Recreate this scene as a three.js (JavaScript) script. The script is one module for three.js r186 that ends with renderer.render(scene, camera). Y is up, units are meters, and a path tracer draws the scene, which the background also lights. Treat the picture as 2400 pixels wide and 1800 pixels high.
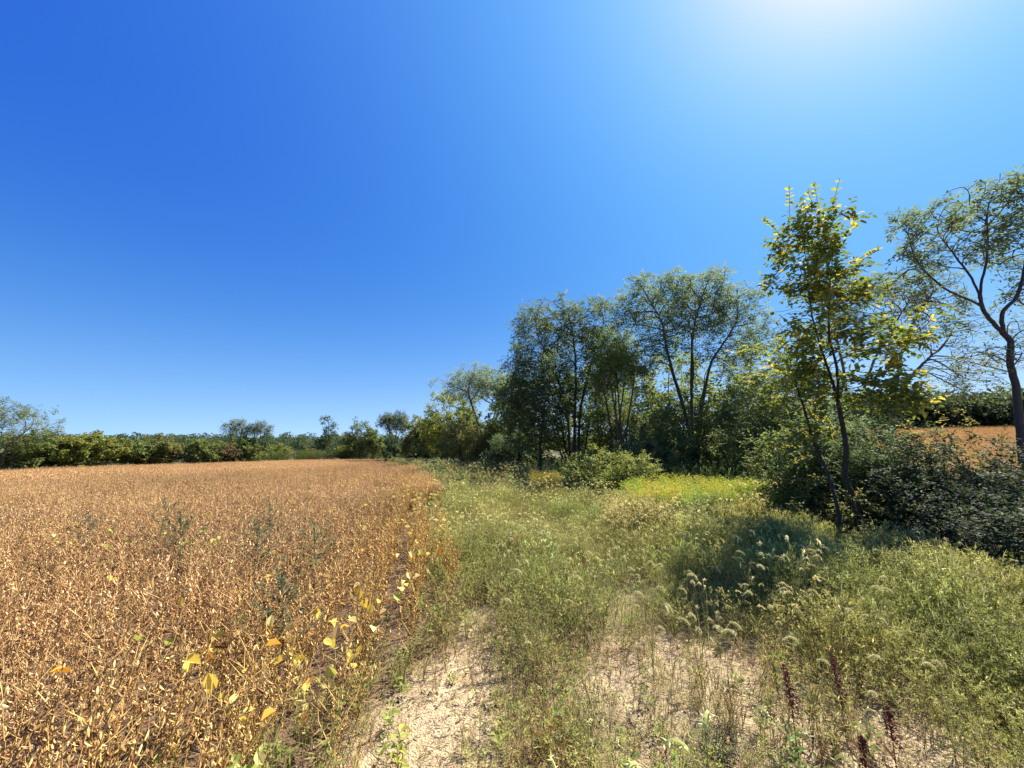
import * as THREE from 'three';
import { ImprovedNoise } from 'three/addons/math/ImprovedNoise.js';

// ------------------------------------------------------------------ camera, sky, sun, exposure
const scene = new THREE.Scene();
const EYE = 1.6, PITCH = THREE.MathUtils.degToRad(8.8);
const camera = new THREE.PerspectiveCamera(90, 4 / 3, 0.05, 4000);
camera.position.set(0, EYE, 0);
camera.lookAt(0, EYE + Math.sin(PITCH), -Math.cos(PITCH));

const renderer = new THREE.WebGLRenderer({ antialias: true });
renderer.setSize(1024, 768);
renderer.toneMapping = THREE.LinearToneMapping;
renderer.toneMappingExposure = 2.6;
renderer.shadowMap.enabled = true;

const SUN = new THREE.Vector3(0.4814, 0.8091, -0.3372).normalize();
{
  const W = 1024, H = 512, data = new Float32Array(W * H * 4);
  // clear air: blue overhead, paler low down, brighter towards the sun
  const base = [0.0, 0.004, 0.48], low = [0.42, 0.72, 0.6], fall = [0.14, 0.23, 0.26], near = [4.3, 0.9, 0.0], wide = [0.42, 1.1, 0.98], reach = [25, 30, 42], glare = [3.6, 1.6, 0.6], k = 1 / 2.6;
  for (let j = 0; j < H; j++) {
    const el = ((j + 0.5) / H - 0.5) * Math.PI, y = Math.sin(el), up = Math.max(0, y);
    for (let i = 0; i < W; i++) {
      const az = ((i + 0.5) / W - 0.5) * 2 * Math.PI, x = Math.cos(az) * Math.cos(el), z = Math.sin(az) * Math.cos(el);
      const g = Math.acos(THREE.MathUtils.clamp(x * SUN.x + y * SUN.y + z * SUN.z, -1, 1)) * 57.2958;
      const n1 = Math.exp(-g / 5.5), n2 = Math.exp(-g / 25), h0 = Math.exp(-up / 0.12);
      for (let c = 0; c < 3; c++) data[(j * W + i) * 4 + c] = k * (base[c] + low[c] * Math.exp(-up / fall[c]) + near[c] * n1 + wide[c] * Math.exp(-g / reach[c]) + glare[c] * h0 * n2);
      data[(j * W + i) * 4 + 3] = 1;
    }
  }
  const sky = new THREE.DataTexture(data, W, H, THREE.RGBAFormat, THREE.FloatType);
  sky.mapping = THREE.EquirectangularReflectionMapping;
  sky.magFilter = THREE.LinearFilter;
  sky.needsUpdate = true;
  scene.background = sky;
  scene.environment = sky;
}
const sun = new THREE.DirectionalLight(new THREE.Color(1, 0.93, 0.82), 5);
sun.position.copy(SUN).multiplyScalar(120);
sun.castShadow = true;
sun.shadow.mapSize.set(4096, 4096);
sun.shadow.camera.left = sun.shadow.camera.bottom = -70;
sun.shadow.camera.right = sun.shadow.camera.top = 70;
sun.shadow.camera.far = 300;
scene.add(sun, sun.target);

// ------------------------------------------------------------------ helpers
const perlin = new ImprovedNoise();
const noise = (x, y, s = 1, o = 0) => perlin.noise(x * s + o, y * s - o, o * 0.37 + 0.5);
const rng = (seed) => { let s = seed | 0; return () => { s = (s + 0x6d2b79f5) | 0; let t = Math.imul(s ^ (s >>> 15), 1 | s); t = (t + Math.imul(t ^ (t >>> 7), 61 | t)) ^ t; return ((t ^ (t >>> 14)) >>> 0) / 4294967296; }; };
const clamp = THREE.MathUtils.clamp, sstep = THREE.MathUtils.smoothstep, lerp = THREE.MathUtils.lerp;
const V = (x = 0, y = 0, z = 0) => new THREE.Vector3(x, y, z);

class MB {                                            // a growing triangle mesh with vertex colours
  constructor(uv = false, cap = 2048) { this.p = new Float32Array(cap * 3); this.c = new Float32Array(cap * 3); this.i = new Uint32Array(cap * 6); this.t = uv ? new Float32Array(cap * 2) : null; this.n = 0; this.m = 0; }
  v(x, y, z, c, k = 1, u = 0, w = 0) {
    if (this.n * 3 + 3 > this.p.length) {
      const grow = (a) => { const b = new Float32Array(a.length * 2); b.set(a); return b; };
      this.p = grow(this.p); this.c = grow(this.c); if (this.t) this.t = grow(this.t);
    }
    const o = this.n * 3;
    this.p[o] = x; this.p[o + 1] = y; this.p[o + 2] = z; this.c[o] = c[0] * k; this.c[o + 1] = c[1] * k; this.c[o + 2] = c[2] * k;
    if (this.t) { this.t[this.n * 2] = u; this.t[this.n * 2 + 1] = w; }
    return this.n++;
  }
  tri(a, b, c) {
    if (this.m + 3 > this.i.length) { const b2 = new Uint32Array(this.i.length * 2); b2.set(this.i); this.i = b2; }
    this.i[this.m++] = a; this.i[this.m++] = b; this.i[this.m++] = c;
  }
  quad(a, b, c, d) { this.tri(a, b, c); this.tri(a, c, d); }
  geom(smooth = false) {
    const g = new THREE.BufferGeometry();
    g.setAttribute('position', new THREE.BufferAttribute(this.p.slice(0, this.n * 3), 3));
    g.setAttribute('color', new THREE.BufferAttribute(this.c.slice(0, this.n * 3), 3));
    if (this.t) g.setAttribute('uv', new THREE.BufferAttribute(this.t.slice(0, this.n * 2), 2));
    g.setIndex(new THREE.BufferAttribute(this.i.slice(0, this.m), 1));
    if (smooth) g.computeVertexNormals();
    return g;
  }
  build(name, mat, parent, smooth = false) { const m = new THREE.Mesh(this.geom(smooth), mat); m.name = name; m.castShadow = m.receiveShadow = true; parent.add(m); return m; }
}
// a leaf folded along its midrib: 2 triangles (small) or 4 (large)
function leaf(mb, x, y, z, d, len, wid, fold, c, big = false, roll = 0) {
  let sx = d.z, sz = -d.x, sy = 0, l = Math.hypot(sx, sz);
  if (l < 1e-3) { sx = 1; sz = 0; l = 1; }
  sx /= l; sz /= l;
  let ux = sy * d.z - sz * d.y, uy = sz * d.x - sx * d.z, uz = sx * d.y - sy * d.x;
  if (uy < 0) { ux = -ux; uy = -uy; uz = -uz; }
  if (roll) { const cr = Math.cos(roll), sr = Math.sin(roll), ax = sx * cr + ux * sr, ay = sy * cr + uy * sr, az = sz * cr + uz * sr; ux = ux * cr - sx * sr; uy = uy * cr - sy * sr; uz = uz * cr - sz * sr; sx = ax; sy = ay; sz = az; }
  const w = wid / 2, f = fold * wid, b = mb.v(x, y, z, c), tx = x + d.x * len, ty = y + d.y * len, tz = z + d.z * len;
  if (!big) {
    const mx = x + d.x * len * 0.45 + ux * f, my = y + d.y * len * 0.45 + uy * f, mz = z + d.z * len * 0.45 + uz * f;
    const a = mb.v(mx + sx * w, my + sy * w, mz + sz * w, c), e = mb.v(mx - sx * w, my - sy * w, mz - sz * w, c), t = mb.v(tx, ty, tz, c);
    mb.tri(b, a, t); mb.tri(b, t, e);
    return;
  }
  const q = (k, s, ww) => mb.v(x + d.x * len * k + ux * f * ww + sx * w * s * ww, y + d.y * len * k + uy * f * ww + sy * w * s * ww, z + d.z * len * k + uz * f * ww + sz * w * s * ww, c);
  const a1 = q(0.25, 1, 0.85), a2 = q(0.62, 1, 0.9), e1 = q(0.25, -1, 0.85), e2 = q(0.62, -1, 0.9), t = mb.v(tx - ux * f * 0.5, ty - uy * f * 0.5, tz - uz * f * 0.5, c);
  mb.tri(b, a1, a2); mb.tri(b, a2, t); mb.tri(b, t, e2); mb.tri(b, e2, e1);
}
const T1 = V(), T2 = V(), T3 = V(), T4 = V();
function tube(mb, pts, rad, sides, c, uvScale = 0) {
  let ref = Math.abs(T1.subVectors(pts[pts.length - 1], pts[0]).normalize().y) > 0.9 ? V(1, 0, 0) : V(0, 1, 0), prev = -1, along = 0;
  for (let k = 0; k < pts.length; k++) {
    T1.subVectors(pts[Math.min(k + 1, pts.length - 1)], pts[Math.max(k - 1, 0)]).normalize();
    T2.crossVectors(ref, T1).normalize(); T3.crossVectors(T1, T2);
    if (k) along += pts[k].distanceTo(pts[k - 1]);
    const first = mb.n, r = rad[k], w = mb.t ? sides + 1 : sides;
    for (let s = 0; s < w; s++) {
      const a = (s / sides) * Math.PI * 2, ca = Math.cos(a) * r, sa = Math.sin(a) * r;
      mb.v(pts[k].x + T2.x * ca + T3.x * sa, pts[k].y + T2.y * ca + T3.y * sa, pts[k].z + T2.z * ca + T3.z * sa, c, 1, (s / sides) * Math.max(1, Math.round(rad[0] * 12)), along * 2);
    }
    if (prev >= 0) for (let s = 0; s < sides; s++) { const s2 = mb.t ? s + 1 : (s + 1) % sides; mb.quad(prev + s, prev + s2, first + s2, first + s); }
    prev = first;
  }
}
const shade = (c, k) => [c[0] * k, c[1] * k, c[2] * k];
const mix3 = (a, b, t) => [lerp(a[0], b[0], t), lerp(a[1], b[1], t), lerp(a[2], b[2], t)];
const pick = (r, list) => list[Math.floor(r() * list.length) % list.length];
const ball = (r, o = V()) => { do o.set(r() * 2 - 1, r() * 2 - 1, r() * 2 - 1); while (o.lengthSq() > 1 || o.lengthSq() < 0.01); return o.normalize(); };

const leafMat = (through, coat = 0.25) => new THREE.MeshPhysicalMaterial({ color: 0xffffff, vertexColors: true, roughness: 0.92, transmission: through, thickness: 0, clearcoat: coat, clearcoatRoughness: 0.42, specularIntensity: 0.35, side: THREE.DoubleSide });
const M = {
  leaf: leafMat(0.56, 0.2), elm: leafMat(0.58, 0.15), far: leafMat(0.4, 0), weed: leafMat(0.5, 0),
  straw: leafMat(0.28, 0), bristle: leafMat(0.6, 0), yellow: leafMat(0.45, 0.05),
  twig: new THREE.MeshStandardMaterial({ vertexColors: true, roughness: 0.9 }),
};
{
  const S = 256, d = new Uint8Array(S * S * 4);
  for (let j = 0; j < S; j++) for (let i = 0; i < S; i++) {
    const a = (i / S) * Math.PI * 2, n = perlin.noise(Math.cos(a) * 3.2, Math.sin(a) * 3.2, j * 0.03) + 0.5 * perlin.noise(Math.cos(a) * 9, Math.sin(a) * 9, j * 0.07);
    const v = clamp(150 + 130 * (0.45 - Math.abs(n) * 1.4), 60, 255), o = (j * S + i) * 4;
    d[o] = v; d[o + 1] = v; d[o + 2] = v; d[o + 3] = 255;
  }
  const t = new THREE.DataTexture(d, S, S); t.wrapS = t.wrapT = THREE.RepeatWrapping; t.magFilter = THREE.LinearFilter; t.needsUpdate = true;
  M.bark = new THREE.MeshStandardMaterial({ vertexColors: true, roughness: 0.88, map: t, bumpMap: t, bumpScale: 0.02 });
}

const taken = new Map();
const numbered = (name) => { const k = taken.get(name) ?? 0; taken.set(name, k + 1); return k ? name + '_' + String(k).padStart(3, '0') : name; };
function thing(name, label, category, x, f, group, sink = 0.02) {
  const o = new THREE.Group(); o.name = numbered(name); o.position.set(x, height(x, f) - sink, -f);
  o.userData = { label, category }; if (group) o.userData.group = group;
  scene.add(o); return o;
}
function stuff(name, label, category) { const o = new THREE.Group(); o.name = numbered(name); o.userData = { label, category, kind: 'stuff' }; scene.add(o); return o; }
const Q = new THREE.Quaternion(), E3 = new THREE.Euler(), MX = new THREE.Matrix4();
function scatter(parent, name, geometry, mat, list) {  // list: {x, f, y?, ry, s, sy?, tx?, tz?, c?}
  if (!list.length) return;
  const m = new THREE.InstancedMesh(geometry, mat, list.length); m.name = name; m.userData.kind = 'stuff'; m.castShadow = m.receiveShadow = true;
  list.forEach((e, k) => {
    E3.set(e.tx ?? 0, e.ry ?? 0, e.tz ?? 0); Q.setFromEuler(E3);
    MX.compose(T1.set(e.x, (e.y ?? height(e.x, e.f)), -e.f), Q, T2.set(e.s ?? 1, (e.s ?? 1) * (e.sy ?? 1), e.s ?? 1));
    m.setMatrixAt(k, MX);
    const c = e.c ?? [1, 1, 1]; m.setColorAt(k, new THREE.Color().setRGB(c[0], c[1], c[2]));
  });
  parent.add(m);
}

// ------------------------------------------------------------------ lie of the land (x to the right, f forward, metres)
const EDGE = [[-6, -0.9], [0, -0.9], [2.4, -0.82], [4.3, -0.6], [5.2, -0.8], [6.9, -1.2], [10.6, -2.2], [18, -4.2], [27, -7.1], [50, -15], [80, -26.5], [120, -42]];
function along(table, f) { for (let k = 1; k < table.length; k++) if (f < table[k][0]) { const [a, b] = [table[k - 1], table[k]]; return lerp(a[1], b[1], clamp((f - a[0]) / (b[0] - a[0]), 0, 1)); } return table[table.length - 1][1]; }
const edge = (f) => along(EDGE, f);
const BACK = [[-120, 30], [-76, 43], [-60, 47], [-52, 62], [-46, 74], [-38, 84], [-26, 85], [-18, 68], [0, 68]];
const back = (x) => along(BACK, x);
const HEDGE = [[-6, 9.5], [3, 5.7], [6, 4.7], [8, 4.6], [9.5, 5.0], [13, 3.4], [17, 3.2], [22, 0.6], [28, -2.2], [40, -8], [60, -15.5], [80, -28]];
const hedge = (f) => along(HEDGE, f);
function height(x, f) {
  const d = Math.hypot(x, f), az = Math.atan2(x, f) * 57.2958, w = sstep(az, 20, 40) * (1 - sstep(az, 95, 120)), r = 0.78 * x + 0.62 * f - 33;
  let h = -2.4 * (1 - Math.exp(-((d / 55) ** 2))) + w * 0.085 * Math.max(0, Math.min(r, 75)) * sstep(r, 0, 12);
  h += 0.25 * noise(x, f, 0.035, 3.1) * sstep(d, 12, 40) + 0.04 * noise(x, f, 0.5, 7.7) * (1 - sstep(d, 30, 60));
  if (d < 14) h += 0.016 * noise(x, f, 2.7, 1.3) + 0.008 * noise(x, f, 9, 5.1);
  return h;
}
// how bare the ground is between the field and the weeds: two wheel tracks that fade out
function bare(x, f) {
  const wob = 0.16 * noise(x, f, 0.9, 2.2);
  const a = Math.exp(-(((x + 0.42 - 0.13 * Math.max(0, f - 3) + wob) / (0.42 - 0.13 * clamp(f - 2.2, 0, 1.4))) ** 2)) * (1 - sstep(f, 3.9, 4.8));
  const b = Math.exp(-(((x - 1.7 + 0.42 * clamp(f - 2.2, 0, 1.2) + wob) / (0.95 - 0.38 * clamp(f - 2.2, 0, 1.5))) ** 2)) * (1 - sstep(f, 3.5, 4.5));
  const c = (0.12 + 0.3 * sstep(x, 0.5, 1.2) * (1 - sstep(x, 1.9, 2.6))) * (1 - sstep(f, 2.6, 5));
  return clamp(Math.max(a * 0.76, b * 0.7, c) + 0.5 * noise(x, f, 1.6, 4.4) + 0.25 * noise(x, f, 4.1, 6.2), 0, 1);
}

// ------------------------------------------------------------------ ground
{
  const NA = 360, NR = 190, mb = new MB(true, (NA + 1) * (NR + 1) + 8);
  const sand = [0.53, 0.415, 0.26], soil = [0.2, 0.125, 0.065], mat = [0.2, 0.165, 0.08], far = [0.13, 0.13, 0.05];
  for (let j = 0; j <= NR; j++) {
    const r = 0.25 * Math.pow(2600 / 0.25, j / NR);
    for (let i = 0; i <= NA; i++) {
      const a = (i / NA) * Math.PI * 2, x = Math.sin(a) * r, f = Math.cos(a) * r;
      const u = x - edge(f), field = (1 - sstep(u, -0.35, 0.1)) * (1 - sstep(f - back(x), -1, 1));
      let c = mix3(mix3(mat, sand, clamp(bare(x, f) * 1.5 + 0.25 * (1 - sstep(f, 3.5, 6)), 0, 1)), soil, field);
      c = mix3(c, far, sstep(r, 20, 60) * (1 - field * 0.9));
      if (f < 0) c = mix3(c, mat, 0.3);
      mb.v(x, height(x, f), -f, c, 0.92 + 0.16 * noise(x, f, 1.3, 9), x / 1.7, f / 1.7);
    }
  }
  for (let j = 0; j < NR; j++) for (let i = 0; i < NA; i++) { const a = j * (NA + 1) + i, b = a + NA + 1; mb.quad(a, b, b + 1, a + 1); }
  const S = 1024, d = new Uint8Array(S * S * 4), per = 4;
  const tn = (i, j, k, o) => { const a = (i / S) * 2 * Math.PI, b = (j / S) * 2 * Math.PI; return perlin.noise(Math.cos(a) * k + o, Math.sin(a) * k + Math.cos(b) * k, Math.sin(b) * k - o); };
  const r = rng(5);
  for (let j = 0; j < S; j++) for (let i = 0; i < S; i++) {
    const n = tn(i, j, 2.2, 1) * 0.5 + tn(i, j, 7, 3) * 0.5 + tn(i, j, 23, 8) * 0.5 + (r() - 0.5) * 0.35, v = clamp(232 + 60 * n, 110, 255), o = (j * S + i) * 4;
    d[o] = v; d[o + 1] = v * 0.985; d[o + 2] = v * 0.95; d[o + 3] = 255;
  }
  const t = new THREE.DataTexture(d, S, S); t.wrapS = t.wrapT = THREE.RepeatWrapping; t.magFilter = THREE.LinearFilter; t.colorSpace = THREE.SRGBColorSpace; t.needsUpdate = true;
  const g = mb.build('ground', new THREE.MeshStandardMaterial({ vertexColors: true, map: t, bumpMap: t, bumpScale: 0.03, roughness: 0.97 }), scene, true);
  g.userData = { kind: 'structure', label: 'sandy field soil with pale wheel tracks under the weeds and crop', category: 'ground' };
}

// ------------------------------------------------------------------ trees and shrubs
const BARK = [0.13, 0.105, 0.08], TWIG = [0.11, 0.085, 0.06];
// Branches grow towards points strewn through the lobes of the crown. stems: polylines of Vector3; lobes: [x, y, z, rx, ry, rz].
function grow(r, stems, lobes, o) {
  const X = [], Y = [], Z = [], par = [], stemOf = [], kids = [];
  const node = (x, y, z, p, s) => { X.push(x); Y.push(y); Z.push(z); par.push(p); stemOf.push(s); kids.push(0); if (p >= 0) kids[p]++; return X.length - 1; };
  stems.forEach((st, s) => {
    let p = -1;
    if (st.from !== undefined) { let best = 1e9; for (let k = 0; k < X.length; k++) { const dd = (X[k] - st[0].x) ** 2 + (Y[k] - st[0].y) ** 2 + (Z[k] - st[0].z) ** 2; if (dd < best) { best = dd; p = k; } } }
    const curve = st.length > 2 ? new THREE.CatmullRomCurve3(st) : new THREE.LineCurve3(st[0], st[1]), n = Math.max(2, Math.round(curve.getLength() / o.step));
    for (let k = p >= 0 ? 1 : 0; k <= n; k++) { const q = curve.getPoint(k / n); p = node(q.x + (r() - 0.5) * o.step * 0.12 * (k > 0), q.y, q.z + (r() - 0.5) * o.step * 0.12 * (k > 0), p, s); }
  });
  const vol = lobes.map((l) => Math.pow(l[3] * l[4] * l[5], 0.75)), total = vol.reduce((a, b) => a + b, 0), A = [];
  lobes.forEach((l, k) => { for (let n = Math.round((o.n * vol[k]) / total); n > 0; n--) { const b = ball(r), q = Math.pow(r(), 0.42) * (1 + 0.75 * perlin.noise(b.x * 1.9 + k * 3.1, b.y * 1.9, b.z * 1.9 + o.n * 0.01)); A.push([l[0] + b.x * q * l[3], Math.max(0.15, l[1] + b.y * q * l[4]), l[2] + b.z * q * l[5]]); } });
  const near = A.map(() => -1), dist = A.map(() => 1e9);
  let fresh = 0;
  for (let it = 0; it < (o.iterations ?? 70) && A.length; it++) {
    for (let a = 0; a < A.length; a++) for (let k = fresh; k < X.length; k++) { if (Y[k] < (o.clear ?? 0)) continue; const dd = (X[k] - A[a][0]) ** 2 + (Y[k] - A[a][1]) ** 2 + (Z[k] - A[a][2]) ** 2; if (dd < dist[a]) { dist[a] = dd; near[a] = k; } }
    fresh = X.length;
    const pull = new Map();
    for (let a = A.length - 1; a >= 0; a--) {
      if (near[a] < 0) continue;
      if (dist[a] < o.kill * o.kill) { A.splice(a, 1); near.splice(a, 1); dist.splice(a, 1); continue; }
      const d = Math.sqrt(dist[a]), k = near[a], v = pull.get(k) ?? [0, 0, 0];
      v[0] += (A[a][0] - X[k]) / d; v[1] += (A[a][1] - Y[k]) / d; v[2] += (A[a][2] - Z[k]) / d; pull.set(k, v);
    }
    for (const [k, v] of pull) {
      const p = par[k], bx = p >= 0 ? X[k] - X[p] : 0, by = p >= 0 ? Y[k] - Y[p] : 1, bz = p >= 0 ? Z[k] - Z[p] : 0, bl = Math.hypot(bx, by, bz) || 1, vl = Math.hypot(...v) || 1;
      const dx = v[0] / vl + (bx / bl) * o.stiff + (r() - 0.5) * 0.35, dy = v[1] / vl + (by / bl) * o.stiff + (o.rise ?? 0.1) + (r() - 0.5) * 0.35, dz = v[2] / vl + (bz / bl) * o.stiff + (r() - 0.5) * 0.35, l = Math.hypot(dx, dy, dz) || 1;
      if (kids[k] < 4) node(X[k] + (dx / l) * o.step, Y[k] + (dy / l) * o.step, Z[k] + (dz / l) * o.step, k, -1);
    }
    if (fresh === X.length) break;
  }
  const N = X.length, mass = new Float64Array(N), size = new Float64Array(N), main = new Int32Array(N).fill(-1);
  for (let k = N - 1; k >= 0; k--) { mass[k] += kids[k] ? 0 : 1; size[k] += 1; const p = par[k]; if (p >= 0) { mass[p] += mass[k]; size[p] += size[k]; if (main[p] < 0 || (stemOf[main[p]] < 0 && (stemOf[k] >= 0 || mass[k] > mass[main[p]])) || (stemOf[k] >= 0 && stemOf[k] === stemOf[p])) main[p] = k; } }
  return { X, Y, Z, par, stemOf, kids, mass, size, main, N };
}
function skeleton(parent, T, o, r) {
  const top = Math.max(...T.mass), pw = Math.log(o.tip / o.trunk) / Math.log(1 / top), R = (k) => o.tip * Math.pow(T.mass[k], pw);
  const tall = Math.max(...T.Y) * 0.8, bark = o.bark ?? BARK, trunks = new Map(), limbs = new MB(false, 4096);
  for (let k = 0; k < T.N; k++) {
    const p = T.par[k];
    if (p >= 0 && T.main[p] === k && (T.stemOf[k] === T.stemOf[p] || T.stemOf[p] < 0)) continue;      // not the start of a chain
    const s = T.stemOf[k], pts = [], rad = [];
    if (p >= 0) { pts.push(V(T.X[p], T.Y[p], T.Z[p])); rad.push(Math.min(R(p), R(k) * 1.15)); }
    for (let q = k; q >= 0;) {
      const flare = s >= 0 ? (1 + 0.5 * Math.exp(-T.Y[q] / 0.18)) * (1 - (o.taper ?? 0.5) * clamp(T.Y[q] / tall, 0, 1)) : 1;
      pts.push(V(T.X[q], T.Y[q], T.Z[q])); rad.push(R(q) * flare);
      const n = T.main[q]; if (n < 0 || (s >= 0 && T.stemOf[n] !== s)) break; q = n;
    }
    if (pts.length < 2) continue;
    if (s >= 0) { if (!trunks.has(s)) trunks.set(s, new MB(true, 512)); tube(trunks.get(s), pts, rad, o.sides ?? 7, shade(bark, 0.9 + 0.2 * r()), 1); }
    else tube(limbs, pts, rad, rad[0] > 0.02 ? 5 : 3, mix3(bark, TWIG, 0.6));
  }
  for (const b of trunks.values()) b.build('trunk', M.bark, parent, true);
  if (limbs.m) limbs.build('branches', M.twig, parent, true).userData.kind = 'stuff';
}
const D1 = V(), D2 = V(), D3 = V(), D4 = V();
// a locust leaf: paired leaflets along a drooping stalk
function frond(mb, r, x, y, z, d, L, pairs, ll, lw, c) {
  let sx = d.z, sz = -d.x; const sl = Math.hypot(sx, sz) || 1; sx /= sl; sz /= sl;
  for (let k = 1; k <= pairs; k++) {
    const t = k / pairs, droop = -0.35 * t * t * L, px = x + d.x * L * t, py = y + d.y * L * t + droop, pz = z + d.z * L * t;
    for (const s of [-1, 1]) { D4.set(sx * s + d.x * 0.35, -0.25 + (r() - 0.5) * 0.5, sz * s + d.z * 0.35).normalize(); leaf(mb, px, py, pz, D4, ll, lw, 0.12, c, false, (r() - 0.5) * 0.8); }
  }
  D4.set(d.x, d.y - 0.6, d.z).normalize(); leaf(mb, x + d.x * L, y + d.y * L - 0.35 * L, z + d.z * L, D4, ll, lw, 0.12, c);
}
// a twig with simple alternate leaves
function sprig(mb, r, x, y, z, d, L, count, ll, lw, c, big) {
  for (let k = 0; k < count; k++) {
    const t = (k + 0.6) / count, s = k % 2 ? 1 : -1;
    ball(r, D4).multiplyScalar(0.55).add(D3.set(d.z * s, -0.15, -d.x * s)).addScaledVector(d, 0.45).normalize();
    leaf(mb, x + d.x * L * t, y + d.y * L * t, z + d.z * L * t, D4, ll * (0.75 + 0.5 * r()), lw * (0.75 + 0.5 * r()), 0.15, shade(c, 0.85 + 0.3 * r()), big, (r() - 0.5) * 1.2);
  }
}
// kinds of leaf: how a twig of the tree is clothed
const LEAF = {
  locust: (mb, r, p, d, k, c) => frond(mb, r, p.x, p.y, p.z, d, 0.2 * k, 3, 0.08 * k, 0.036 * k, c),
  locustFar: (mb, r, p, d, k, c) => frond(mb, r, p.x, p.y, p.z, d, 0.24 * k, 2, 0.13 * k, 0.06 * k, c),
  broad: (mb, r, p, d, k, c) => sprig(mb, r, p.x, p.y, p.z, d, 0.2 * k, 5, 0.075 * k, 0.045 * k, c, false),
  broadFar: (mb, r, p, d, k, c) => sprig(mb, r, p.x, p.y, p.z, d, 0.3 * k, 3, 0.22 * k, 0.15 * k, c, false),
  elm: (mb, r, p, d, k, c) => sprig(mb, r, p.x, p.y, p.z, d, 0.22 * k, 6, 0.085 * k, 0.05 * k, c, true),
};
function clothe(parent, T, o, r, name = 'crown') {
  const mb = new MB(false, 8192), colours = o.colours, fn = LEAF[o.leaf], P = V(), DD = V();
  for (let k = 0; k < T.N; k++) {
    if (T.size[k] > (o.twig ?? 5) || T.par[k] < 0) continue;
    if (o.leafFrom && T.Y[k] < o.leafFrom) continue;
    const p = T.par[k], clump = 0.5 + 0.5 * perlin.noise(T.X[k] * 0.9 / (o.scale ?? 1), T.Y[k] * 0.9 / (o.scale ?? 1), T.Z[k] * 0.9 / (o.scale ?? 1) + 11);
    if (o.thin && perlin.noise(T.X[k] * 1.7, T.Y[k] * 1.7, T.Z[k] * 1.7 + 5) < o.thin) continue;
    const n = Math.floor(o.per + r());
    for (let q = 0; q < n; q++) {
      const t = r();
      P.set(lerp(T.X[p], T.X[k], t), lerp(T.Y[p], T.Y[k], t), lerp(T.Z[p], T.Z[k], t));
      if (o.spread) P.addScaledVector(ball(r, D2), o.spread * Math.sqrt(r()));
      ball(r, DD).multiplyScalar(0.9).add(D1.set(T.X[k] - T.X[p], T.Y[k] - T.Y[p], T.Z[k] - T.Z[p]).normalize().multiplyScalar(0.6)); DD.y += o.up ?? 0; DD.normalize();
      let c = mix3(colours[0], colours[1], clamp(clump + (r() - 0.5) * 0.7, 0, 1));
      if (colours[2] && r() < (o.odd ?? 0.05)) c = colours[2];
      fn(mb, r, P, DD, o.leafSize ?? 1, shade(c, 0.8 + 0.4 * r()));
    }
  }
  const m = mb.build(name, o.mat ?? M.leaf, parent);
  m.userData.kind = 'stuff';
  return m;
}
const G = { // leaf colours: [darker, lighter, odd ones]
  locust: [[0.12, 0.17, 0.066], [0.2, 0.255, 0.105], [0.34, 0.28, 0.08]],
  pale: [[0.165, 0.225, 0.1], [0.25, 0.32, 0.15], [0.34, 0.3, 0.1]],
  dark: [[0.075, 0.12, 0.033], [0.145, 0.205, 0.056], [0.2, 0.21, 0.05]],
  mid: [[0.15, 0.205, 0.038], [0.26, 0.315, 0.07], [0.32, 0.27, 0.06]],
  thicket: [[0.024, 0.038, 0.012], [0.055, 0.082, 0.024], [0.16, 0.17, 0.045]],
  bright: [[0.2, 0.245, 0.03], [0.34, 0.36, 0.055], [0.42, 0.37, 0.06]],
  olive: [[0.18, 0.195, 0.04], [0.3, 0.29, 0.07], [0.38, 0.29, 0.07]],
  brown: [[0.18, 0.135, 0.065], [0.26, 0.18, 0.08], [0.16, 0.18, 0.05]],
  rust: [[0.2, 0.125, 0.05], [0.3, 0.19, 0.075], [0.16, 0.18, 0.05]],
};
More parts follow.
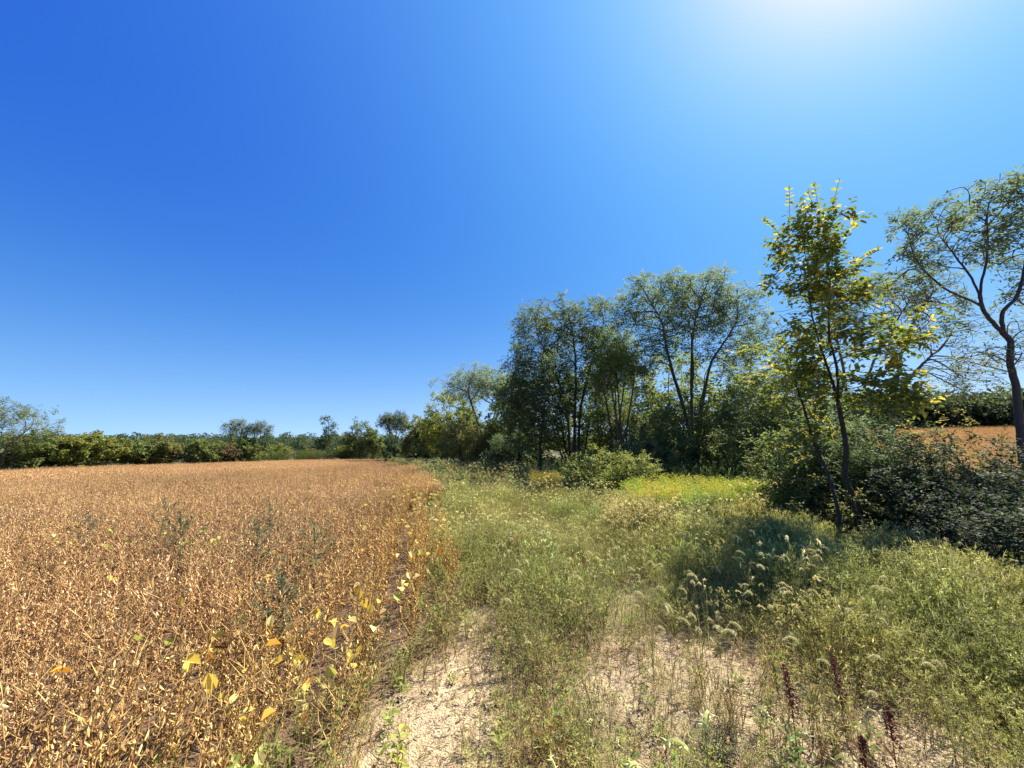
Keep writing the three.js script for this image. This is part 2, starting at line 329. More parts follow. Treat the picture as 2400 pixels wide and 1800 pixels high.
// form: (width, height) -> stems and lobes about the base of the plant
const FORM = {
  round(r, w, h) { const s = [[V(0, 0, 0), V((r() - 0.5) * 0.1 * w, h * 0.3, 0), V((r() - 0.5) * 0.2 * w, h * 0.62, 0)]], l = [[0, h * 0.6, 0, w * 0.42, h * 0.4, w * 0.42]]; for (let k = 0; k < 6; k++) { const a = r() * 6.28; l.push([Math.cos(a) * w * 0.27, h * (0.3 + 0.5 * r()), Math.sin(a) * w * 0.27, w * 0.24, h * 0.17, w * 0.24]); } return [s, l]; },
  vase(r, w, h) { const s = []; for (let k = 0; k < 3; k++) { const a = k * 2.1 + r(), q = 0.14 * w; s.push([V(Math.cos(a) * 0.08, 0, Math.sin(a) * 0.08), V(Math.cos(a) * q * 0.5, h * 0.35, Math.sin(a) * q * 0.5), V(Math.cos(a) * q * 1.5, h * 0.68, Math.sin(a) * q * 1.5)]); } const l = [[0, h * 0.84, 0, w * 0.4, h * 0.15, w * 0.4]]; for (let k = 0; k < 5; k++) { const a = k * 1.26 + r() * 0.6; l.push([Math.cos(a) * w * 0.32, h * (0.64 + 0.22 * r()), Math.sin(a) * w * 0.32, w * 0.2, h * 0.11, w * 0.2]); } return [s, l]; },
  column(r, w, h) { const s = [[V(0, 0, 0), V(0.05 * w, h * 0.4, 0), V(-0.05 * w, h * 0.85, 0)]], l = []; for (let k = 0; k < 7; k++) l.push([(r() - 0.5) * w * 0.35, h * (0.24 + 0.115 * k), (r() - 0.5) * w * 0.35, w * (0.4 - 0.028 * k), h * 0.1, w * (0.4 - 0.028 * k)]); return [s, l]; },
  shrub(r, w, h) { const s = []; for (let k = 0; k < 6; k++) { const a = k * 1.05 + r() * 0.5, q = w * 0.2; s.push([V(Math.cos(a) * 0.06 * w, 0, Math.sin(a) * 0.06 * w), V(Math.cos(a) * q, h * 0.3, Math.sin(a) * q), V(Math.cos(a) * q * 1.4, h * 0.55, Math.sin(a) * q * 1.4)]); } const l = [[0, h * 0.5, 0, w * 0.4, h * 0.47, w * 0.4]]; for (let k = 0; k < 6; k++) { const a = r() * 6.28; l.push([Math.cos(a) * w * 0.3, h * (0.2 + 0.5 * r()), Math.sin(a) * w * 0.3, w * 0.24, h * 0.25, w * 0.24]); } return [s, l]; },
  spread(r, w, h) { const s = [[V(0, 0, 0), V(-0.06 * w, h * 0.3, 0), V(-0.2 * w, h * 0.6, 0.05 * w)], [V(0.05, 0, 0), V(0.08 * w, h * 0.35, 0), V(0.22 * w, h * 0.6, -0.05 * w)]], l = [[0, h * 0.8, 0, w * 0.36, h * 0.19, w * 0.4], [-w * 0.3, h * 0.62, 0, w * 0.2, h * 0.14, w * 0.25], [w * 0.32, h * 0.6, 0, w * 0.2, h * 0.13, w * 0.25], [w * 0.1, h * 0.42, 0, w * 0.2, h * 0.1, w * 0.2]]; return [s, l]; },
};
let seed = 100;
function plant(name, label, category, x, f, w, h, form, colours, leafKind, o = {}) {
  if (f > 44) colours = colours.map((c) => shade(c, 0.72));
  const r = rng(seed += 17), t = thing(name, label, category, x, f, o.group, 0.06), [stems, lobes] = o.shape ?? FORM[form](r, w, h);
  const step = o.step ?? Math.max(0.12, h * 0.028), T = grow(r, stems, lobes, { n: 420, step, kill: step * 1.25, stiff: 0.9, rise: form === 'vase' ? 0.18 : 0.05, clear: h * 0.1, ...o.grow });
  skeleton(t, T, { trunk: o.trunk ?? h * 0.014, tip: Math.max(0.004, h * 0.0009), bark: o.bark }, r);
  clothe(t, T, { colours, leaf: leafKind, per: 3, leafSize: 1, odd: 0.04, spread: h * 0.035, ...o.clothe }, r);
  return t;
}

// --- beyond the left field
const F = { grow: { n: 260 }, clothe: { per: 4, mat: M.far, leafSize: 1.5 } };
plant('locust_tree', 'broad spreading locust at the left edge of the picture, taller than the bushes beside it', 'tree', -60.5, 46, 10.5, 8.9, 'spread', G.mid, 'locustFar', { grow: { n: 560 }, clothe: { per: 6, mat: M.far, leafSize: 1.7, thin: -0.12 } });
plant('round_tree', 'dark bushy tree with layered branches right beside the spreading locust', 'tree', -60.2, 49, 6.6, 5.0, 'shrub', G.mid, 'broadFar', F);
plant('small_tree', 'small reddish brown tree between the dark bushy tree and the bright green one', 'tree', -60.2, 52.5, 3.6, 4.2, 'round', G.rust, 'broadFar', F);
plant('round_tree', 'wide bright yellow-green tree, the brightest crown in the far row left of the field', 'tree', -58.1, 54, 8.4, 5.5, 'shrub', G.bright, 'broadFar', { grow: { n: 420 }, clothe: { per: 4, mat: M.far, leafSize: 1.5 } });
plant('round_tree', 'dark green tree next to the wide bright yellow-green tree, field side', 'tree', -55.6, 57.5, 6.2, 4.5, 'shrub', G.mid, 'broadFar', F);
plant('round_tree', 'olive green tree in the middle of the far row behind the crop', 'tree', -53.4, 60.5, 6.2, 4.8, 'shrub', G.olive, 'broadFar', F);
plant('round_tree', 'green rounded tree just left of the brown leafless-looking shrub', 'tree', -50.2, 63, 6.4, 4.7, 'shrub', G.mid, 'broadFar', F);
plant('shrub', 'dull brown shrub at the foot of the two pale feathery locusts', 'shrub', -48.6, 66.5, 5.2, 4.2, 'shrub', G.brown, 'broadFar', { clothe: { per: 2, mat: M.far, leafSize: 1.2 } });
plant('locust_tree', 'pale feathery locust, the taller of the pair standing above the far row', 'tree', -50.4, 71, 5.2, 8.5, 'vase', G.pale, 'locustFar', { clothe: { per: 5, mat: M.far, leafSize: 1.6 } });
plant('locust_tree', 'pale feathery locust, the shorter one right of its taller twin', 'tree', -46.2, 71, 4.2, 8.0, 'vase', G.pale, 'locustFar', { clothe: { per: 5, mat: M.far, leafSize: 1.6 } });
plant('shrub', 'leafy green shrub filling the space below the two pale locusts', 'shrub', -47.4, 69, 6.5, 5.0, 'shrub', G.mid, 'broadFar', F);
plant('shrub', 'low yellow-green shrub on the crest between the locust pair and the tall dark tree', 'shrub', -50.0, 84, 6.5, 3.6, 'shrub', G.bright, 'broadFar', F);
plant('shrub', 'low olive shrub on the crest left of the tall dark tree', 'shrub', -45.4, 87, 5.5, 3.4, 'shrub', G.olive, 'broadFar', F);
plant('tall_tree', 'tall narrow dark tree standing alone on the crest of the field', 'tree', -42.7, 90, 4.6, 10.2, 'column', G.dark, 'broadFar', { grow: { n: 360 }, clothe: { per: 3, mat: M.far, leafSize: 1.6 } });
plant('shrub', 'low green shrub right of the tall narrow dark tree', 'shrub', -38.6, 90, 4.6, 3.8, 'shrub', G.bright, 'broadFar', F);
// --- the hedgerow, from its far end to the near one
plant('round_tree', 'rounded full green tree on the crest with its trunk in view', 'tree', -33.6, 86, 7.6, 9.2, 'round', G.mid, 'broadFar', { grow: { n: 520 }, clothe: { per: 4, mat: M.far, leafSize: 1.6 } });
plant('small_tree', 'smaller green tree tucked against the rounded full tree on the crest', 'tree', -28.6, 81, 4.2, 6.0, 'round', G.mid, 'broadFar', F);
plant('locust_tree', 'vase-shaped locust with bare lower trunks beyond the end of the grass lane', 'tree', -21.9, 72, 6.2, 9.7, 'vase', G.locust, 'locustFar', { grow: { n: 420 }, trunk: 0.13, clothe: { per: 8, mat: M.far, leafSize: 2 } });
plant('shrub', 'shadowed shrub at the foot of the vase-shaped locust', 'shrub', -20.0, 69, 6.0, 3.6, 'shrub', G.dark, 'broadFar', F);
plant('round_tree', 'olive green tree overhanging the far end of the grass lane', 'tree', -13.6, 57, 5.4, 7.6, 'round', G.olive, 'broadFar', { grow: { n: 480 }, clothe: { per: 4, mat: M.far, leafSize: 1.4 } });
plant('shrub', 'dark shrub at the edge of the lane under the olive tree', 'shrub', -12.2, 54, 4.2, 3.0, 'shrub', G.dark, 'broadFar', F);
plant('round_tree', 'leafy yellow-green tree at the bend of the lane, branches down to the grass', 'tree', -6.4, 40, 6.4, 8.4, 'round', G.bright, 'broadFar', { grow: { n: 600 }, clothe: { per: 6, leafSize: 1.05 } });
plant('locust_tree', 'pale locust rising behind the leafy tree at the bend of the lane', 'tree', -2.2, 34, 8.4, 9.2, 'vase', G.pale, 'locustFar', { grow: { n: 950 }, clothe: { per: 7, leafSize: 1.2 } });
plant('shrub', 'dense olive shrub in front of the pale locust, spilling onto the lane', 'shrub', -2.9, 29, 4.4, 4.3, 'shrub', G.olive, 'broad', { grow: { n: 620 }, clothe: { per: 5, leafSize: 1.6 } });
plant('shrub', 'low dark shrub between the olive shrub and the great dark locust', 'shrub', -0.2, 24.5, 3.6, 2.9, 'shrub', G.dark, 'broad', { grow: { n: 480 }, clothe: { per: 5, leafSize: 1.5 } });

// trees that close the hedgerow behind the front row
plant('round_tree', 'leafy green tree straight behind the fan of stems of the tall pale locust', 'tree', 9.0, 20.5, 5.2, 7.4, 'shrub', G.mid, 'broadFar', { grow: { n: 600 }, clothe: { per: 4.5, leafSize: 0.85 } });
plant('round_tree', 'full green tree behind the bend of the lane, left of the leafy yellow-green one', 'tree', -10.4, 50, 6.5, 7.0, 'round', G.mid, 'broadFar', { grow: { n: 480 }, clothe: { per: 5, leafSize: 1.5 } });
plant('shrub', 'tall green shrub filling the hedgerow below the pale locust', 'shrub', -3.6, 36, 6.0, 5.6, 'shrub', G.mid, 'broadFar', { grow: { n: 480 }, clothe: { per: 5, leafSize: 1.1 } });
plant('round_tree', 'leafy tree behind the dense dark one, at the left end of the grove', 'tree', 0.2, 29, 5.4, 6.8, 'shrub', G.mid, 'broadFar', { grow: { n: 520 }, clothe: { per: 5, leafSize: 1.0 } });
plant('round_tree', 'green tree standing behind the trunks of the great dark locust', 'tree', 4.2, 26, 6.0, 7.6, 'shrub', G.mid, 'broadFar', { grow: { n: 560 }, clothe: { per: 5, leafSize: 0.95 } });
plant('round_tree', 'light green tree seen between the two big locusts, behind the slim trees', 'tree', 7.6, 24.5, 5.4, 8.2, 'shrub', G.bright, 'broadFar', { grow: { n: 560 }, clothe: { per: 4, leafSize: 0.95 } });
plant('round_tree', 'green tree behind the stems of the tall pale locust', 'tree', 10.6, 22.5, 5.4, 7.0, 'shrub', G.mid, 'broadFar', { grow: { n: 560 }, clothe: { per: 4, leafSize: 0.9 } });
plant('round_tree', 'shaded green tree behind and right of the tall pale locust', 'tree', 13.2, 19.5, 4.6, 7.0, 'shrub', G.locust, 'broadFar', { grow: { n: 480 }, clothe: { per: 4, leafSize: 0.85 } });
plant('bramble_bush', 'leafy dark green bush hiding the left end of the orange field on the right', 'bush', 9.9, 10.8, 2.8, 2.8, 'shrub', G.dark, 'broad', { step: 0.14, trunk: 0.018, grow: { n: 800, clear: 0.05 }, clothe: { per: 4, leafSize: 1.0 } });

const local = (list, x, f, g) => list.map((p) => V(p[0] - x, p[1] - g, -(p[2] - f)));
const from = (a) => { a.from = 1; return a; };
{
  const x = 3.35, f = 21, g = height(x, f) - 0.06, L = (p) => local(p, x, f, g);
  const stems = [L([[3.33, g, 21], [3.44, 3.4, 21], [3.55, 5.3, 21], [3.48, 7.3, 21], [3.28, 8.6, 21]]), L([[3.48, g, 20.8], [3.69, 3.4, 20.6], [4.15, 5.3, 20.5], [4.68, 7.2, 20.3], [5.09, 8.3, 20.2]]), L([[3.2, g, 21.3], [3.04, 3.7, 21.5], [2.38, 5.8, 21.6], [1.68, 7.4, 21.8]])];
  const lobes = [[2.18, 8.5, 21, 2.1, 1.15, 1.9], [4.35, 8.3, 20.6, 1.8, 1.15, 1.8], [3.12, 7.1, 21, 2.5, 1.4, 2.2], [0.95, 6.3, 21, 1.35, 1.1, 1.5], [2.0, 4.6, 21, 2.0, 1.6, 1.8], [0.7, 4.6, 21, 1.2, 1.2, 1.4], [5.2, 6.5, 20.6, 1.2, 1.2, 1.4], [4.4, 4.8, 20.6, 1.2, 1.0, 1.4]].map((l) => [l[0] - x, l[1] - g, -(l[2] - f), l[3], l[4], l[5]]);
  plant('locust_tree', 'great dark locust with several upright trunks, left of the grove in the hedgerow', 'tree', x, f, 6, 10, 'vase', G.locust, 'locust', { shape: [stems, lobes], step: 0.19, trunk: 0.11, grow: { n: 1900, iterations: 110 }, clothe: { per: 6, leafSize: 1.8, twig: 6, scale: 1.6, spread: 0.22, thin: -0.06 } });
}
plant('small_tree', 'dense dark leafy tree at the lower left of the great dark locust', 'tree', 1.35, 19.2, 4.6, 6.6, 'round', G.dark, 'broad', { grow: { n: 900 }, clothe: { per: 6, leafSize: 1.6 } });
plant('small_tree', 'slim tree with two bare dark trunks between the two big locusts, behind the round bush', 'tree', 5.2, 19.5, 3.0, 7.8, 'vase', G.mid, 'broad', { grow: { n: 620 }, trunk: 0.06, clothe: { per: 6, leafSize: 1.5 } });
plant('small_tree', 'slim leaning tree close to the left of the tall pale locust', 'tree', 4.6, 16.2, 2.6, 6.3, 'vase', G.mid, 'locust', { grow: { n: 560 }, trunk: 0.055, clothe: { per: 6, leafSize: 1.45 } });
{
  const x = 7.9, f = 17, g = height(x, f) - 0.06, L = (p) => local(p, x, f, g);
  const stems = [L([[7.86, g, 17], [7.89, 1.2, 17], [7.75, 2.5, 17], [7.54, 3.5, 17], [7.25, 4.9, 17.1], [7.08, 6.2, 17.2], [6.95, 7.2, 17.2], [6.53, 8.2, 17.3]]), L([[7.92, g, 16.85], [7.87, 1.2, 16.85], [7.8, 2.6, 16.7], [7.81, 3.6, 16.6], [7.92, 4.8, 16.5], [7.88, 6.2, 16.3], [8.27, 7.6, 16.2]]), L([[8.0, g, 17.1], [7.98, 1.2, 17.1], [8.07, 3, 17.2], [8.24, 4.6, 17.4], [8.5, 6.2, 17.6], [8.88, 7.8, 17.8]]), L([[8.06, g, 16.9], [8.04, 1.2, 16.9], [8.21, 2.6, 16.8], [8.44, 3.6, 16.8], [8.87, 5.2, 16.7], [9.37, 5.9, 16.7], [10.04, 6.9, 16.6]])];
  const lobes = [[6.74, 8.45, 17, 1.75, 0.95, 1.7], [8.91, 8.24, 17, 1.75, 1.15, 1.8], [10.22, 7.41, 16.8, 1.35, 1.15, 1.5], [7.64, 7.1, 17, 2.3, 1.1, 2], [5.5, 7.41, 17, 0.8, 0.75, 0.9], [9.67, 5.6, 16.8, 1.15, 0.95, 1.2], [6.19, 5.6, 17, 1.1, 0.9, 1.2], [10.3, 5.9, 16.8, 1.0, 0.8, 1.2]].map((l) => [l[0] - x, l[1] - g, -(l[2] - f), l[3], l[4], l[5]]);
  plant('locust_tree', 'tall pale green locust with four dark stems fanning out from one base', 'tree', x, f, 6, 10, 'vase', G.pale, 'locust', { shape: [stems, lobes], step: 0.18, trunk: 0.1, grow: { n: 1900, iterations: 110, clear: 2 }, clothe: { per: 4, leafSize: 1.6, twig: 4, scale: 1.6, spread: 0.15, thin: 0.0 } });
}
plant('shrub', 'rounded green bush standing in the grass before the grove', 'shrub', 2.95, 12.2, 2.8, 1.7, 'shrub', G.bright, 'broad', { step: 0.12, grow: { n: 900 }, clothe: { per: 4, leafSize: 1.0 } });
plant('shrub', 'small olive bush right behind the rounded green bush', 'shrub', 5.2, 14.6, 2.6, 1.9, 'shrub', G.olive, 'broad', { step: 0.13, grow: { n: 600 }, clothe: { per: 4, leafSize: 1.1 } });
plant('shrub', 'tall leafy shrub in the gap between the great dark locust and the tall pale one', 'shrub', 6.4, 21.5, 4.6, 5.2, 'shrub', G.mid, 'broad', { grow: { n: 760 }, clothe: { per: 4, leafSize: 1.6 } });
plant('shrub', 'wide dark green shrub at the foot of the tall pale locust, left side', 'shrub', 6.2, 15.6, 3.6, 3.4, 'shrub', G.dark, 'broad', { grow: { n: 760 }, clothe: { per: 4, leafSize: 1.3 } });
plant('shrub', 'wide dark green shrub at the foot of the tall pale locust, right side', 'shrub', 9.3, 15.2, 4.4, 4.2, 'shrub', G.mid, 'broad', { grow: { n: 900 }, clothe: { per: 4, leafSize: 1.3 } });
plant('shrub', 'tall shrub with dark leaves behind the dense green tree', 'shrub', 11.6, 18.5, 4.6, 4.6, 'shrub', G.locust, 'broad', { grow: { n: 700 }, clothe: { per: 4, leafSize: 1.5 } });
plant('small_tree', 'dense green small tree with dark shaded leaves just left of the sapling', 'tree', 9.0, 12.8, 3.7, 5.9, 'shrub', G.dark, 'broad', { step: 0.17, grow: { n: 1000 }, trunk: 0.05, clothe: { per: 6, leafSize: 1.2 } });
plant('shrub', 'leafy shrub behind the goldenrod, below the dense green small tree', 'shrub', 8.5, 12.0, 4.0, 3.0, 'shrub', G.mid, 'broad', { step: 0.14, grow: { n: 800 }, clothe: { per: 4, leafSize: 1.1 } });
{
  const x = 12.0, f = 13, g = height(x, f) - 0.06, L = (p) => local(p, x, f, g);
  const stems = [L([[11.4, g, 13], [11.48, 1, 13], [11.79, 2.7, 13], [12.34, 4.1, 13], [13.11, 5.3, 13], [14.08, 6.6, 13]]), L([[11.55, g, 13.2], [11.55, 1, 13.2], [11.67, 2.9, 13.3], [11.77, 4.2, 13.4], [11.76, 5.7, 13.5], [11.77, 6.8, 13.5]]), L([[12.4, g, 12.8], [12.48, 1, 12.8], [12.85, 3, 12.8], [13.12, 4.4, 12.7], [13.61, 5.6, 12.6], [14.56, 6.8, 12.6]]), L([[12.6, g, 13.1], [12.6, 1, 13.1], [13.19, 2.9, 13.2], [13.93, 3.9, 13.2], [14.79, 4.7, 13.2]])];
  const lobes = [[12.1, 7.1, 13.3, 0.9, 0.75, 1], [13.3, 6.7, 13, 1.3, 0.85, 1.3], [14.4, 6.9, 13, 1.15, 0.85, 1.2], [15.1, 5.7, 13, 1.15, 1, 1.2], [15.4, 4.0, 13, 1.2, 0.9, 1.2], [11.8, 5.7, 13.3, 0.85, 0.85, 0.9]].map((l) => [l[0] - x, l[1] - g, -(l[2] - f), l[3], l[4], l[5]]);
  plant('locust_tree', 'thin locust with a fan of bare grey branches behind the sapling', 'tree', x, f, 5, 8.5, 'vase', G.locust, 'locust', { shape: [stems, lobes], step: 0.16, trunk: 0.075, bark: [0.2, 0.17, 0.14], grow: { n: 1100, iterations: 110, clear: 1.6 }, clothe: { per: 4, leafSize: 1.4, twig: 4, thin: -0.1, spread: 0.12 } });
}
{
  const x = 11.7, f = 9, g = height(x, f) - 0.06, L = (p) => local(p, x, f, g);
  const stems = [L([[11.66, g, 9], [11.76, 1.1, 9], [11.85, 2.06, 9], [11.93, 2.96, 9], [11.93, 3.6, 9], [12.02, 4.02, 9], [11.76, 4.41, 9], [11.52, 4.82, 9], [11.55, 5.35, 9], [11.87, 6.19, 9], [12.03, 7.04, 9]]), from(L([[11.9, 4.2, 9], [11.85, 4.73, 8.9], [12.12, 5.06, 8.8], [12.42, 5.97, 8.7], [12.94, 6.92, 8.6]])), from(L([[11.53, 5.11, 9], [11.37, 5.68, 9], [11.11, 6.19, 9], [10.81, 6.74, 9]])), from(L([[11.5, 4.95, 9], [10.78, 5.43, 9.1], [10.32, 6.23, 9.2], [10.23, 6.9, 9.2]]))];
  const lobes = [[12.28, 7.4, 9, 0.9, 0.8, 1], [10.5, 6.9, 9, 0.75, 0.6, 0.9], [11.24, 6.5, 9, 0.8, 0.6, 0.9], [13.1, 6.7, 9, 0.9, 1.0, 1], [13.0, 8.0, 9, 0.7, 0.5, 0.8], [13.4, 5.1, 9, 0.8, 0.9, 1], [9.96, 5.8, 9, 0.6, 0.5, 0.7], [11.3, 3.6, 8.8, 0.9, 0.35, 0.7]].map((l) => [l[0] - x, l[1] - g, -(l[2] - f), l[3], l[4], l[5]]);
  plant('locust_tree', 'old locust with a thick crooked trunk at the right edge of the picture', 'tree', x, f, 4.5, 8.6, 'vase', G.locust, 'locust', { shape: [stems, lobes], step: 0.14, trunk: 0.088, bark: [0.1, 0.085, 0.075], grow: { n: 1500, iterations: 120, clear: 3.2 }, clothe: { per: 4.6, leafSize: 1.35, twig: 4, thin: 0.02, spread: 0.1 } });
}

// --- the sapling in front: two slender trunks, large leaves that turn yellow in places
{
  const x = 5.1, f = 6.1, g = height(x, f) - 0.05, L = (p) => local(p, x, f, g), r = rng(77);
  const t = thing('elm_sapling', 'slender young elm with two dark trunks and yellowing leaves beside the goldenrod', 'tree', x, f, undefined, 0.05);
  const stems = [L([[5.31, g, 6.1], [5.31, 0.71, 6.15], [5.16, 1.09, 6.1], [5.15, 1.52, 6.0], [5.22, 1.98, 6.1], [5.18, 2.42, 6.1], [5.19, 2.86, 6.2], [5.09, 3.34, 6.2], [4.96, 3.78, 6.1], [4.98, 4.43, 6.1], [4.97, 5.1, 6.1]]), L([[4.82, g, 5.9], [4.81, 0.71, 5.9], [4.79, 1.1, 5.95], [4.74, 1.62, 6.1], [4.81, 2.11, 6.3], [4.84, 2.75, 6.5], [4.87, 3.3, 6.6]]), from(L([[5.2, 2.2, 6.1], [5.08, 2.74, 5.9], [4.99, 3.3, 5.85], [5.05, 4.01, 5.8], [5.16, 4.59, 5.8], [5.2, 5.1, 5.8]]))];
  const lobes = [[5.02, 4.9, 6.0, 0.5, 0.5, 0.4], [4.91, 4.1, 6.0, 0.66, 0.58, 0.5], [5.48, 3.94, 5.9, 0.38, 0.45, 0.4], [5.84, 3.17, 5.8, 0.56, 0.28, 0.4], [4.97, 3.35, 6.1, 0.8, 0.4, 0.55], [6.45, 3.62, 5.7, 0.5, 0.16, 0.25], [5.55, 2.3, 5.8, 0.7, 0.32, 0.45], [4.7, 2.6, 6.6, 0.72, 0.55, 0.5], [4.6, 1.7, 6.3, 0.5, 0.35, 0.4]].map((l) => [l[0] - x, l[1] - g, -(l[2] - f), l[3], l[4], l[5]]);
  const T = grow(r, stems, lobes, { n: 900, step: 0.085, kill: 0.11, stiff: 1, rise: 0.15, clear: 1.2, iterations: 100 });
  skeleton(t, T, { trunk: 0.042, tip: 0.0035, bark: [0.085, 0.068, 0.05], sides: 8 }, r);
  const cols = [[0.1, 0.145, 0.03], [0.25, 0.3, 0.045], [0.58, 0.46, 0.06]];
  clothe(t, T, { colours: cols, leaf: 'elm', per: 2.7, twig: 6, leafSize: 1.05, odd: 0.16, spread: 0.08, thin: -0.12, mat: M.elm }, r, 'crown');
  // single leaves on the outside of the crown and on the long bare shoots, each one a piece of its own
  const shapes = [0, 1, 2].map((k) => { const mb = new MB(false, 16); leaf(mb, 0, 0, 0, V(0, 0.15, 1).normalize(), 0.085 + 0.012 * k, 0.052 + 0.006 * k, 0.1 + 0.06 * k, [1, 1, 1], true); return mb.geom(); });
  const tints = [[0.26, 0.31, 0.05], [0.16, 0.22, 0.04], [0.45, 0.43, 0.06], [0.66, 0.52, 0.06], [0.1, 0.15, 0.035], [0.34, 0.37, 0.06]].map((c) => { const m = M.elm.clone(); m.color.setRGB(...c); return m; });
  const red = M.elm.clone(); red.color.setRGB(0.2, 0.06, 0.05);
  const put = (px, py, pz, dir, k, m) => { const e = new THREE.Mesh(shapes[k % 3], m); e.name = numbered('leaf'); e.position.set(px, py, pz); e.quaternion.setFromUnitVectors(V(0, 0, 1), dir); e.scale.setScalar((0.7 + 0.4 * r()) * (m === red ? 0.7 : 1)); e.castShadow = e.receiveShadow = true; t.add(e); };
  const shoots = [[[4.73, 5.05, 6.1], [4.79, 5.53, 6.1], [4.84, 6.0, 6.1], 5, 0.62, 0], [[5.27, 4.95, 6.0], [5.22, 5.46, 6.0], [5.2, 5.98, 6.0], 3, 0.78, 0], [[5.25, 5.0, 6.0], [5.46, 5.6, 6.0], [5.65, 6.12, 6.0], 4, 0.4, 1], [[5.2, 5.3, 6.0], [5.14, 5.6, 6.0], [5.08, 5.84, 6.0], 3, 0.5, 0], [[4.7, 4.9, 6.1], [4.5, 5.3, 6.1], [4.35, 5.4, 6.1], 4, 0.5, 0], [[5.5, 4.4, 5.9], [5.81, 4.62, 5.9], [6.02, 4.75, 5.9], 5, 0.6, 0], [[4.6, 4.5, 6.1], [4.33, 4.3, 6.1], [4.22, 4.1, 6.1], 4, 0.5, 0]];
  for (const [a, b, c, pairs, t0, isRed] of shoots) {
    const pts = L([a, b, c]), curve = new THREE.QuadraticBezierCurve3(...pts), mb = new MB(false, 64);
    tube(mb, curve.getPoints(6), [0.006, 0.0055, 0.005, 0.0045, 0.004, 0.0035, 0.003], 4, TWIG); mb.build('shoot', M.twig, t, true);
    for (let k = 0; k < pairs; k++) for (const s of [-1, 1]) { const q = curve.getPoint(t0 + ((1 - t0) * (k + 0.5)) / pairs); put(q.x, q.y, q.z, V(s, 0.25, 0.35 * (r() - 0.3)).normalize(), k, isRed && k < 2 && r() < 0.6 ? red : tints[r() < 0.6 ? 5 : 2]); }
    const q = curve.getPoint(1); if (!isRed) put(q.x, q.y, q.z, V(0.1, 1, 0.2).normalize(), 0, tints[5]);
  }
  const outer = []; for (let k = 0; k < T.N; k++) if (T.size[k] <= 2 && T.par[k] >= 0 && T.Y[k] > 2) outer.push(k);
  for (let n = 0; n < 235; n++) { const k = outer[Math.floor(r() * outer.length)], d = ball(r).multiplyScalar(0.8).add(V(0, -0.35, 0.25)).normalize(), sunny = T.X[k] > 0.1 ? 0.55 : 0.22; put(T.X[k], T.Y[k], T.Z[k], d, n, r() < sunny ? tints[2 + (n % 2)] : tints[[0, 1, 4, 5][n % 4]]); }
}
// --- dark thicket at the right
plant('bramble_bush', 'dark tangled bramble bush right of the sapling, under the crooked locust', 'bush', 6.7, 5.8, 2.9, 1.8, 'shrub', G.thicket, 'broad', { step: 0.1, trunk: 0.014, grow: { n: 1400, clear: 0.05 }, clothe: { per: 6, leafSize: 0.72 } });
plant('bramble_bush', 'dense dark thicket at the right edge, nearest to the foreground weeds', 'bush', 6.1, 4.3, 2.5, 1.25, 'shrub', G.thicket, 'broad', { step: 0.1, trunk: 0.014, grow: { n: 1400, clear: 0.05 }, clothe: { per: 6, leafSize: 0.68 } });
plant('bramble_bush', 'loose dark thicket with bare grey stems below the orange field on the right', 'bush', 8.6, 6.8, 2.8, 1.5, 'shrub', G.dark, 'broad', { step: 0.11, trunk: 0.014, grow: { n: 1100, clear: 0.05 }, clothe: { per: 4, leafSize: 0.75 } });
plant('bramble_bush', 'tall leafy bush pressed against the right side of the sapling trunks', 'bush', 6.6, 7.3, 2.6, 2.6, 'shrub', G.dark, 'broad', { step: 0.11, trunk: 0.014, grow: { n: 1000, clear: 0.05 }, clothe: { per: 4.5, leafSize: 0.85 } });
plant('bramble_bush', 'brownish green bush at the left foot of the sapling, in the shade', 'bush', 5.4, 6.7, 1.5, 1.05, 'shrub', G.olive, 'broad', { step: 0.1, trunk: 0.012, grow: { n: 700, clear: 0.05 }, clothe: { per: 4, leafSize: 0.7 } });
plant('shrub', 'leafy green shrub between the sapling trunks and the dense green small tree', 'shrub', 5.8, 8.0, 2.0, 2.2, 'shrub', G.mid, 'broad', { step: 0.12, trunk: 0.014, grow: { n: 800, clear: 0.05 }, clothe: { per: 4, leafSize: 0.9 } });
plant('bramble_bush', 'glossy green bush at the foot of the sapling, behind its trunks', 'bush', 6.0, 7.3, 2.2, 1.8, 'shrub', G.dark, 'broad', { step: 0.11, trunk: 0.014, grow: { n: 1100, clear: 0.05 }, clothe: { per: 5, leafSize: 0.85 } });
plant('bramble_bush', 'leafy bush with yellow-green tips between the sapling and the fan of grey branches', 'bush', 8.2, 9.6, 2.8, 2.6, 'shrub', G.mid, 'broad', { step: 0.13, trunk: 0.018, grow: { n: 900, clear: 0.05 }, clothe: { per: 3, leafSize: 0.95 } });
plant('shrub', 'thin yellow-leaved shrub in front of the orange field on the right', 'shrub', 10.2, 8.6, 2.6, 2.5, 'shrub', [[0.2, 0.2, 0.03], [0.42, 0.34, 0.04], [0.1, 0.13, 0.03]], 'broad', { step: 0.14, trunk: 0.016, grow: { n: 260, clear: 0.05 }, clothe: { per: 1.4, leafSize: 0.95 } });

